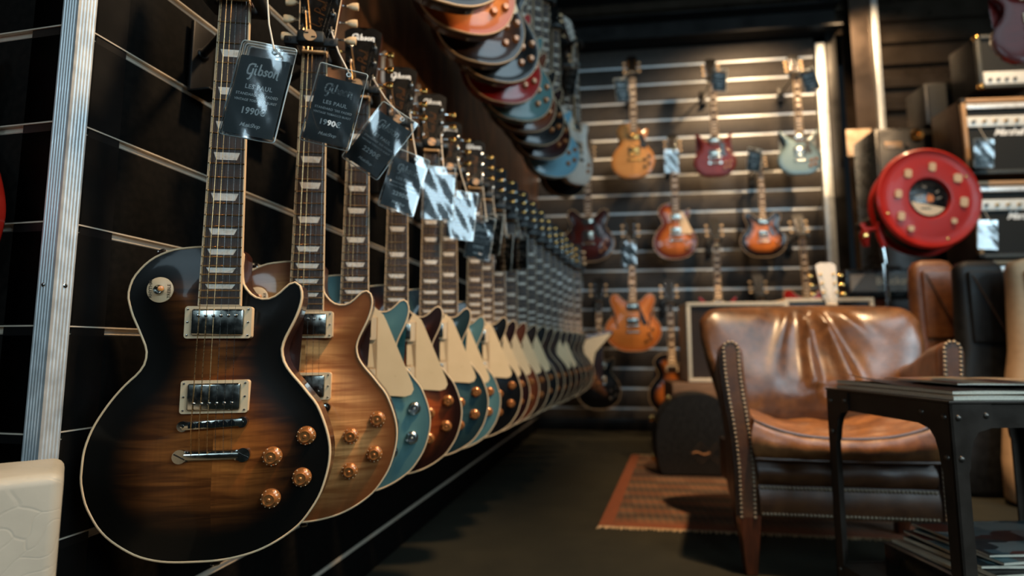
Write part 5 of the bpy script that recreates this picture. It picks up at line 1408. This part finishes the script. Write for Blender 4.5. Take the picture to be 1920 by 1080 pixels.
# ------------------------------------------------------------------ rounded black case on the rug
cb = onz(1308, 893, 0.007)
t = thing('guitar_case', 'rounded black hard case with an embroidered badge standing on the rug', 'case', (cb.x, cb.y, 0.0065), (0, 0, math.radians(-6)))
Wc, Hc = 0.42, 0.425
prof = [(-0.155, 0.0), (0.155, 0.0), (0.185, 0.02), (0.205, 0.08), (0.21, 0.17), (0.20, 0.26), (0.165, 0.345), (0.11, 0.395), (0.04, 0.42), (-0.03, 0.42), (-0.10, 0.40), (-0.155, 0.35), (-0.195, 0.27), (-0.208, 0.18), (-0.203, 0.08), (-0.185, 0.02)]
dense = [(p.x * 1000 / 1000, p.y) for p in catmull([(x * 1000, z * 1000) for x, z in prof], 72)]
dense = [(x, max(0.0, z)) for x, z in dense]
casem = simple('black_case_vinyl', rgb(8, 9, 9), 0.48, coat=0.1, var=0.15, vscale=60, bmp=0.25, bscale=500)
bm = NB(); rings = []
for y, k in ((0.0, 0.965), (0.008, 0.99), (0.02, 1.0), (0.062, 1.0), (0.066, 0.985), (0.07, 1.0), (0.115, 1.0), (0.125, 0.97)):
    rings.append([bm.verts.new((x * k, y, 0.2 + (z - 0.2) * k)) for x, z in dense])
for Aq, Bq in zip(rings, rings[1:]):
    for i in range(72): bm.faces.new((Aq[i], Aq[(i + 1) % 72], Bq[(i + 1) % 72], Bq[i]))
bm.faces.new(rings[0]); bm.faces.new(rings[-1][::-1])
sh = link('shell', to_mesh(bm, 'shell', casem, True, 45), t)
def latch(x, z, r):
    bm = NB(); box(bm, (0, 0, 0), (0.026, 0.018, 0.032), 0, 0.004); cyl(bm, (0, -0.012, 0), (0, -0.008, 0), 0.008, n=12)
    link('latch', to_mesh(bm, 'latch', gold), t, (x, 0.06, z), (0, r, 0))
latch(-0.125, 0.385, -0.7); latch(-0.212, 0.28, -0.15); latch(-0.208, 0.08, 0.1)
bm = NB()
def dia(cx, cz, r): return [(cx - r, cz), (cx, cz + r), (cx + r, cz), (cx, cz - r)]
for cx, r in ((0.02, 0.052), (0.10, 0.050)):
    tube(bm, [(x, -0.001, z) for x, z in dia(cx, 0.115, r)], 0.0028, 5, closed=True); tube(bm, [(x, -0.001, z) for x, z in dia(cx, 0.115, r * .6)], 0.0024, 5, closed=True)
link('embroidery', to_mesh(bm, 'embroidery', simple('dark_brown_thread', rgb(46, 34, 24), 0.8, var=0.1)), t)
bm = NB(); tube(bm, [(-0.02 + 0.012 * k, -0.002, 0.115 + 0.006 * math.sin(k)) for k in range(8)], 0.004, 6); link('embroidered_script', to_mesh(bm, 'embroidered_script', simple('tan_thread', rgb(150, 104, 62), 0.7, var=0.1)), t)

# ------------------------------------------------------------------ fire hose reel
hr = P(1738, 373, 3.0); RR = 0.273
AX = Vector((-0.03, -0.95, 0.0)).normalized()
t = thing('hose_reel', 'red fire hose reel with cream slots beside the steel column', 'hose reel', hr, (0, 0, math.atan2(AX.x, -AX.y)))
redm = simple('red_enamel', rgb(176, 32, 20), 0.42, coat=0.08, spec=0.3, var=0.08, vscale=10)
def disc(y, s, nme):
    bm = NB(); lathe(bm, [(0.105, 0.012), (0.112, 0.024), (0.125, 0.026), (0.21, 0.016), (0.245, 0.016), (0.262, 0.024), (0.273, 0.018), (0.275, 0.004), (0.262, 0.0), (0.105, 0.0)], c=(0.42 * y, y, -0.05 * y), axis=(0, s, 0), n=72)
    return link(nme, to_mesh(bm, nme, redm, True, 40), t)
fd = disc(0.0, -1, 'front_disc'); disc(0.17, 1, 'rear_disc')
bm = NB(); lathe(bm, [(0.0, 0.0), (0.10, 0.0), (0.10, -0.18), (0, -0.18)], n=32); link('drum', to_mesh(bm, 'drum', blackpl), t)
hose_m = simple('black_hose', rgb(20, 20, 19), 0.5, var=0.15)
for k, yy in enumerate((0.02, 0.052, 0.084, 0.116, 0.148)):
    for j, rr in enumerate((0.225, 0.245) if k % 2 else (0.235,)):
        bm = NB(); tube(bm, [(rr * math.cos(a * PI / 24) + 0.42 * yy, yy, rr * math.sin(a * PI / 24) - 0.05 * yy) for a in range(48)], 0.0155, 10, closed=True); link('hose_coil', to_mesh(bm, 'hose_coil', hose_m), t)
slotm = simple('cream_slot_pad', rgb(214, 178, 138), 0.55, var=0.08)
for a, w_, h_, r_ in ((128, .038, .046, .17), (82, .036, .048, .170), (35, .044, .046, .185), (-8, .040, .052, .175), (172, .034, .044, .165), (212, .034, .046, .185), (236, .030, .030, .20), (-48, .028, .028, .17)):
    bm = NB(); prism(bm, rrect(w_, h_, min(w_, h_) * .32), -0.008, 0.006)
    a_ = math.radians(a); link('slot', to_mesh(bm, 'slot', slotm, True, 40), fd, (r_ * math.cos(a_), -0.020, r_ * math.sin(a_)), (0, math.radians(8), 0))
for a in (200, 30, -70):
    bm = NB(); lathe(bm, [(0, .004), (.006, .003), (.008, 0)], n=10); a_ = math.radians(a); link('bolt', to_mesh(bm, 'bolt', gold), fd, (0.235 * math.cos(a_), -0.017, 0.235 * math.sin(a_)))
bm = NB(); lathe(bm, [(0, 0.004), (0.098, 0.004), (0.104, 0.0), (0.104, -0.02)], n=48); lb = link('hub_label', to_mesh(bm, 'hub_label', blackpl), t, (0, -0.010, 0))
bm = NB(); prism(bm, [(0.094 * math.cos(math.radians(a)), 0.094 * math.sin(math.radians(a))) for a in range(190, 326, 9)], -0.0055, -0.003); link('white_field', to_mesh(bm, 'white_field', cream), lb)
orange_m = simple('orange_print', rgb(214, 120, 52), 0.5, var=0.1)
bm = NB(); prism(bm, [(-0.012, -0.02), (0.02, -0.02), (0.026, 0.004), (0.014, 0.022), (0.008, 0.010), (0.0, 0.028), (-0.006, 0.012), (-0.014, 0.008)], -0.006, -0.004); link('flame', to_mesh(bm, 'flame', orange_m), lb)
greyp = simple('grey_print', rgb(150, 140, 126), 0.6, var=0.1)
for x, z, w_, r_ in ((-.05, .015, .04, .2), (-.045, -.002, .045, .2), (-.02, .062, .022, -.3), (.045, .035, .02, .5), (.05, .0, .03, .3), (-.02, -.055, .05, 0)):
    bm = NB(); box(bm, (0, 0, 0), (w_, 0.001, 0.007)); link('print_line', to_mesh(bm, 'print_line', greyp if z > -.05 else blackpl, False), lb, (x, -0.0060, z), (0, -r_, 0))
bm = NB(); tube(bm, [(0, 0.16, 0), (0, 0.34, 0), (0.05, 0.70, 0.0)], 0.03, 12); box(bm, (0.0, 0.30, 0), (0.10, 0.02, 0.34)); link('bracket', to_mesh(bm, 'bracket', blacksteel), t)
# red valve and pipe at the reel's side
vp = P(1637, 440, 3.05)
t2 = thing('hose_valve', 'red valve with lever on a steel pipe beside the hose reel', 'valve', vp, (0, 0, A_B))
bm = NB(); tube(bm, [(-0.045, 0, 0.06), (-0.05, -0.01, 0.0), (-0.042, 0, -0.065)], [0.018, 0.026, 0.016], 12); tube(bm, [(0.03, 0, 0.07), (0.035, 0, 0.0), (0.05, 0, -0.07)], [0.012, 0.02, 0.014], 12); cyl(bm, (-0.05, 0, 0.03), (0.05, 0, 0.03), 0.012)
link('lever', to_mesh(bm, 'lever', redm), t2)
bm = NB(); lathe(bm, [(0, .03), (.012, .028), (.014, .0)], c=(-0.055, -0.01, -0.01), n=12); link('cap', to_mesh(bm, 'cap', gold), t2)
bm = NB(); tube(bm, [(0.035, 0.01, 0.05), (0.05, 0.01, -0.10), (0.055, 0.01, -0.16), (0.055, 0.01, -vp.z + 0.001)], 0.014, 10); link('pipe', to_mesh(bm, 'pipe', chrome), t2)

# ------------------------------------------------------------------ amplifiers at the right
ampblk = simple('black_tolex', rgb(18, 18, 17), 0.5, var=0.15, vscale=80, bmp=0.3, bscale=500)
ampgr = simple('black_grille_cloth', rgb(18, 21, 20), 0.75, var=0.2, vscale=300)
piping_m = simple('tan_piping', rgb(186, 146, 104), 0.42, var=0.08)
panelm = simple('brushed_pale_panel', rgb(226, 228, 222), 0.4, 0.1, var=0.06, vscale=50)
silverbar = simple('polished_silver_bar', rgb(240, 244, 244), 0.3, 0.2, var=0.04)
greybar = simple('grey_trim_bar', rgb(66, 68, 64), 0.5, var=0.1)
def combo(label, px0, pyt, pyb, dep, w_, side, logo=True, small=False, depth=0.26):
    a = P(px0, pyt, dep); zb = P(px0, pyb, dep).z; h_ = a.z - zb
    yw = math.radians(-5); o = thing('guitar_amplifier', label, 'amplifier', (a.x, a.y, zb), (0, 0, yw), 'combo amplifiers stacked at the right')
    bm = NB(); box(bm, (w_ / 2, depth / 2 + .012, h_ / 2), (w_, depth, h_), 0, 0.01); link('body', to_mesh(bm, 'body', side, True, 40), o)
    bw = 0.024
    bm = NB()
    for c, s in (((w_ / 2, 0, h_ - bw / 2), (w_, 0.03, bw)), ((bw / 2, 0, h_ / 2), (bw, 0.03, h_ - 2 * bw)), ((w_ - bw / 2, 0, h_ / 2), (bw, 0.03, h_ - 2 * bw))): box(bm, c, s, 0, 0.006)
    link('front_frame', to_mesh(bm, 'front_frame', piping_m if not small else greybar, True, 40), o)
    bm = NB(); box(bm, (w_ / 2, 0, bw / 2), (w_, 0.03, bw), 0, 0.004); link('lower_bar', to_mesh(bm, 'lower_bar', greybar, True, 40), o)
    bm = NB(); box(bm, (w_ / 2, 0.010, h_ / 2), (w_ - 2 * bw, 0.008, h_ - 2 * bw)); link('grille', to_mesh(bm, 'grille', ampgr), o)
    iw = w_ - 2 * bw - 0.01
    if not small:
        bm = NB(); box(bm, (w_ / 2, -0.004, h_ - bw - 0.026), (iw, 0.020, 0.030), 0, 0.004); link('silver_bar', to_mesh(bm, 'silver_bar', silverbar, True, 40), o)
        bm = NB(); box(bm, (w_ / 2, -0.002, h_ - bw - 0.120), (iw, 0.012, 0.066), 0, 0.003); pn = link('control_panel', to_mesh(bm, 'control_panel', panelm, True, 40), o)
        for k in range(9):
            bm = NB(); lathe(bm, [(.010, 0), (.009, .012), (0, .013)], n=12); link('control_knob', to_mesh(bm, 'control_knob', gold if k else blackpl), pn, (0.06 + k * (iw - .08) / 8, -0.008, h_ - bw - 0.122))
        if logo: link('lettering', T_marshall, o, (w_ * .42, 0.004, h_ - bw - 0.186), scale=(0.72, 1, 0.72))
    else:
        bm = NB(); box(bm, (w_ / 2, -0.002, 0.062), (iw, 0.014, 0.085), 0, 0.003); pn = link('control_panel', to_mesh(bm, 'control_panel', panelm, True, 40), o)
        for k in range(4):
            bm = NB(); lathe(bm, [(.010, 0), (.009, .012), (0, .013)], n=12); link('control_knob', to_mesh(bm, 'control_knob', blackpl), pn, (0.06 + k * (iw - .06) / 4, -0.008, 0.05))
    for x in (0.012, w_ - 0.012):
        for z in (0.012, h_ - 0.012):
            bm = NB(); box(bm, (x, 0, z), (0.034, 0.036, 0.034), 0, 0.012, seg=3); link('corner_cap', to_mesh(bm, 'corner_cap', ampblk if not small else gold, True, 40), o)
    return o, h_
brside = wood_mat('brown_cabinet_side', rgb(54, 40, 30), rgb(78, 58, 44), 0.55, (20, 20, 4))
combo('black combo amplifier with silver bar and white script, upper of the stacked pair', 1799, 187, 333, 3.40, 0.62, brside)
combo('black combo amplifier directly right of the hose reel, lower of the stacked pair', 1822, 341, 487, 3.33, 0.62, brside)
combo('black combo amplifier at the bottom of the stack behind the gig bags', 1850, 489, 640, 3.30, 0.62, brside, logo=False)
combo('small grey framed amplifier with pale lower panel on top of the stack', 1826, 68, 172, 3.46, 0.305, ampblk, small=True, depth=0.22)
zb = P(1850, 640, 3.30).z
sp_ = P(1850, 640, 3.30)
t = thing('amp_platform', 'low black platform under the stack of amplifiers', 'platform', (sp_.x - 0.02, sp_.y, 0), (0, 0, math.radians(-5)))
bm = NB(); box(bm, (0.34, 0.13, zb / 2), (0.66, 0.24, zb - 0.002), 0, 0.004); link('body', to_mesh(bm, 'body', ampblk), t)
for px, py, lab in ((1845, 287, 'price tag hanging on the upper combo amplifier'), (1852, 440, 'price tag hanging on the lower combo amplifier')):
    q = P(px, py, 3.27); price_tag('clear sleeved ' + lab, q, math.radians(-12), math.radians(4), 0, px % 7, '2290', q + Vector((0.01, 0.03, 0.17)), scale=1.30, group='clear price tags on the amplifiers')
# black cabinet with a round lock behind the reel, and a small black speaker on it
q0 = P(1648, 345, 3.75); qz = P(1648, 236, 3.75).z
t = thing('steel_cabinet', 'black steel cabinet with a round brass lock behind the hose reel', 'cabinet', (q0.x, q0.y, 0), (0, 0, A_B))
bm = NB(); box(bm, (0.21, 0.16, qz / 2), (0.42, 0.30, qz), 0, 0.005); link('body', to_mesh(bm, 'body', simple('gloss_black_steel', rgb(20, 19, 18), 0.3, 0.4, var=0.15)), t)
bm = NB(); box(bm, (0.21, 0.004, qz / 2), (0.39, 0.012, qz - 0.04), 0, 0.003); link('door', to_mesh(bm, 'door', blacksteel), t)
lk = P(1718, 253, 3.74)
bm = NB(); lathe(bm, [(0.010, 0.004), (0.014, 0.012), (0.036, 0.014), (0.042, 0.006), (0.042, 0)], n=28); link('lock_ring', to_mesh(bm, 'lock_ring', gold), t, (0.255, -0.004, lk.z))
bm = NB(); lathe(bm, [(0, .018), (.012, .016), (.016, 0)], n=16); link('knob', to_mesh(bm, 'knob', colsteel), t, (0.19, -0.004, lk.z - 0.068))
bm = NB(); box(bm, (0.105, -0.004, lk.z - 0.06), (0.11, 0.006, 0.045), 0, 0.002); link('name_plate', to_mesh(bm, 'name_plate', simple('tan_plate', rgb(160, 126, 92), 0.4, 0.3, var=0.1)), t)
q1 = P(1738, 222, 3.72); h1 = P(1738, 152, 3.72).z - qz
t = thing('speaker_box', 'small black speaker box on top of the steel cabinet', 'speaker', (q1.x, q1.y, qz + .001), (0, 0, A_B))
bm = NB(); box(bm, (0.13, 0.12, h1 / 2), (0.25, 0.22, h1), 0, 0.006); link('body', to_mesh(bm, 'body', ampblk), t)
bm = NB(); box(bm, (0.13, 0.004, h1 / 2), (0.22, 0.008, h1 - 0.03), 0, 0.002); link('grille', to_mesh(bm, 'grille', ampgr), t)
# paper notice on the column
pn = P(1611, 267, 1.0); pn = hit(1611, 267, BO + BN * 0.135, BN)
t = thing('paper_notice', 'cream paper notice fixed to the brown steel column', 'notice', pn, (0, 0, A_B))
bm = NB(); box(bm, (0, 0, 0), (0.185, 0.004, 0.215), 0, 0.001)
npm, _nt, _b = nm('cream_paper'); _nt.links.new(ramp(_nt, noise(_nt, coords(_nt), 14, 4), [(0.35, rgb(190, 156, 122)), (0.6, rgb(222, 196, 166))]), _b.inputs['Base Color']); _b.inputs['Roughness'].default_value = 0.6
link('sheet', to_mesh(bm, 'sheet', npm), t)

# ------------------------------------------------------------------ gig bags standing at the right
def gigbag(label, px, pyt, dep, wt, wb, mat, trim, yaw=-0.1, lean=0.0, strap=True):
    a = P(px, pyt, dep); h_ = a.z
    o = thing('gig_bag', label, 'gig bag', (a.x, a.y, 0), (0, 0, yaw), 'gig bags standing beside the amplifiers'); o.rotation_euler[1] = lean
    bm = NB(); rings = []
    secs = [(0, wb * .8, .10), (0.03, wb, .13), (0.18 * h_, wb * 1.02, .14), (0.33 * h_, wb * .92, .13), (0.42 * h_, wb * .78, .12), (0.5 * h_, (wb + wt) / 2, .11), (0.62 * h_, wt * 1.04, .10), (0.9 * h_, wt, .085), (0.965 * h_, wt * .94, .08), (0.99 * h_, wt * .80, .06), (h_, wt * .5, .03)]
    for z, w_, d_ in secs:
        pts = rrect(w_, d_, min(w_, d_) * .42, 4); rings.append([bm.verts.new((x + 0.004 * math.sin(z * 31 + x * 20), y * (1 + .05 * math.sin(z * 22)), z)) for x, y in pts])
    n_ = len(rings[0])
    for Aq, Bq in zip(rings, rings[1:]):
        for i in range(n_): bm.faces.new((Aq[i], Aq[(i + 1) % n_], Bq[(i + 1) % n_], Bq[i]))
    bm.faces.new(rings[0][::-1]); bm.faces.new(rings[-1])
    link('bag_body', to_mesh(bm, 'bag_body', mat, True, 60), o)
    for z0_, z1_ in ((0.64 * h_, 0.95 * h_),):
        bm = NB(); box(bm, (0, -0.055, (z0_ + z1_) / 2), (wt * .72, 0.02, z1_ - z0_), 0, 0.009, seg=3); pk = link('pocket', to_mesh(bm, 'pocket', mat, True, 40), o)
        bm = NB(); tube(bm, [(-wt * .30, -0.067, z1_ - 0.02), (wt * .28, -0.067, z0_ + 0.05)], 0.004, 6); link('zipper', to_mesh(bm, 'zipper', trim), pk)
    if strap:
        bm = NB(); tube(bm, [(wt * .5, -0.01, .93 * h_), (wt * .58, -0.03, .8 * h_), (wt * .56, -0.03, .7 * h_), (wt * .62, -.03, .55 * h_), (wb * .48, -0.04, .40 * h_)], 0.007, 8); link('strap', to_mesh(bm, 'strap', trim), o)
    return o
tanlea = leather('tan_gig_leather', rgb(92, 48, 22), rgb(134, 76, 36), rgb(168, 104, 56), 0.4, 9)
blknyl = simple('black_bag_nylon', rgb(11, 12, 12), 0.55, var=0.2, vscale=30, bmp=0.3, bscale=400)
bgnyl = simple('beige_bag_canvas', rgb(200, 164, 126), 0.7, var=0.08, vscale=30, bmp=0.3, bscale=400)
brtrim = simple('brown_bag_trim', rgb(74, 52, 34), 0.5, var=0.15)
gigbag('tan leather gig bag standing behind the armchair', 1743, 489, 2.86, 0.208, 0.28, tanlea, lea_d, strap=False)
gigbag('black gig bag with brown seam between the tan and beige ones', 1828, 490, 2.62, 0.205, 0.34, blknyl, brtrim)
gigbag('narrow black gig bag squeezed beside the beige one', 1884, 512, 3.02, 0.16, 0.30, blknyl, blackpl, strap=False)
gigbag('beige canvas gig bag at the picture edge', 1945, 486, 2.42, 0.26, 0.40, bgnyl, brtrim, strap=False)
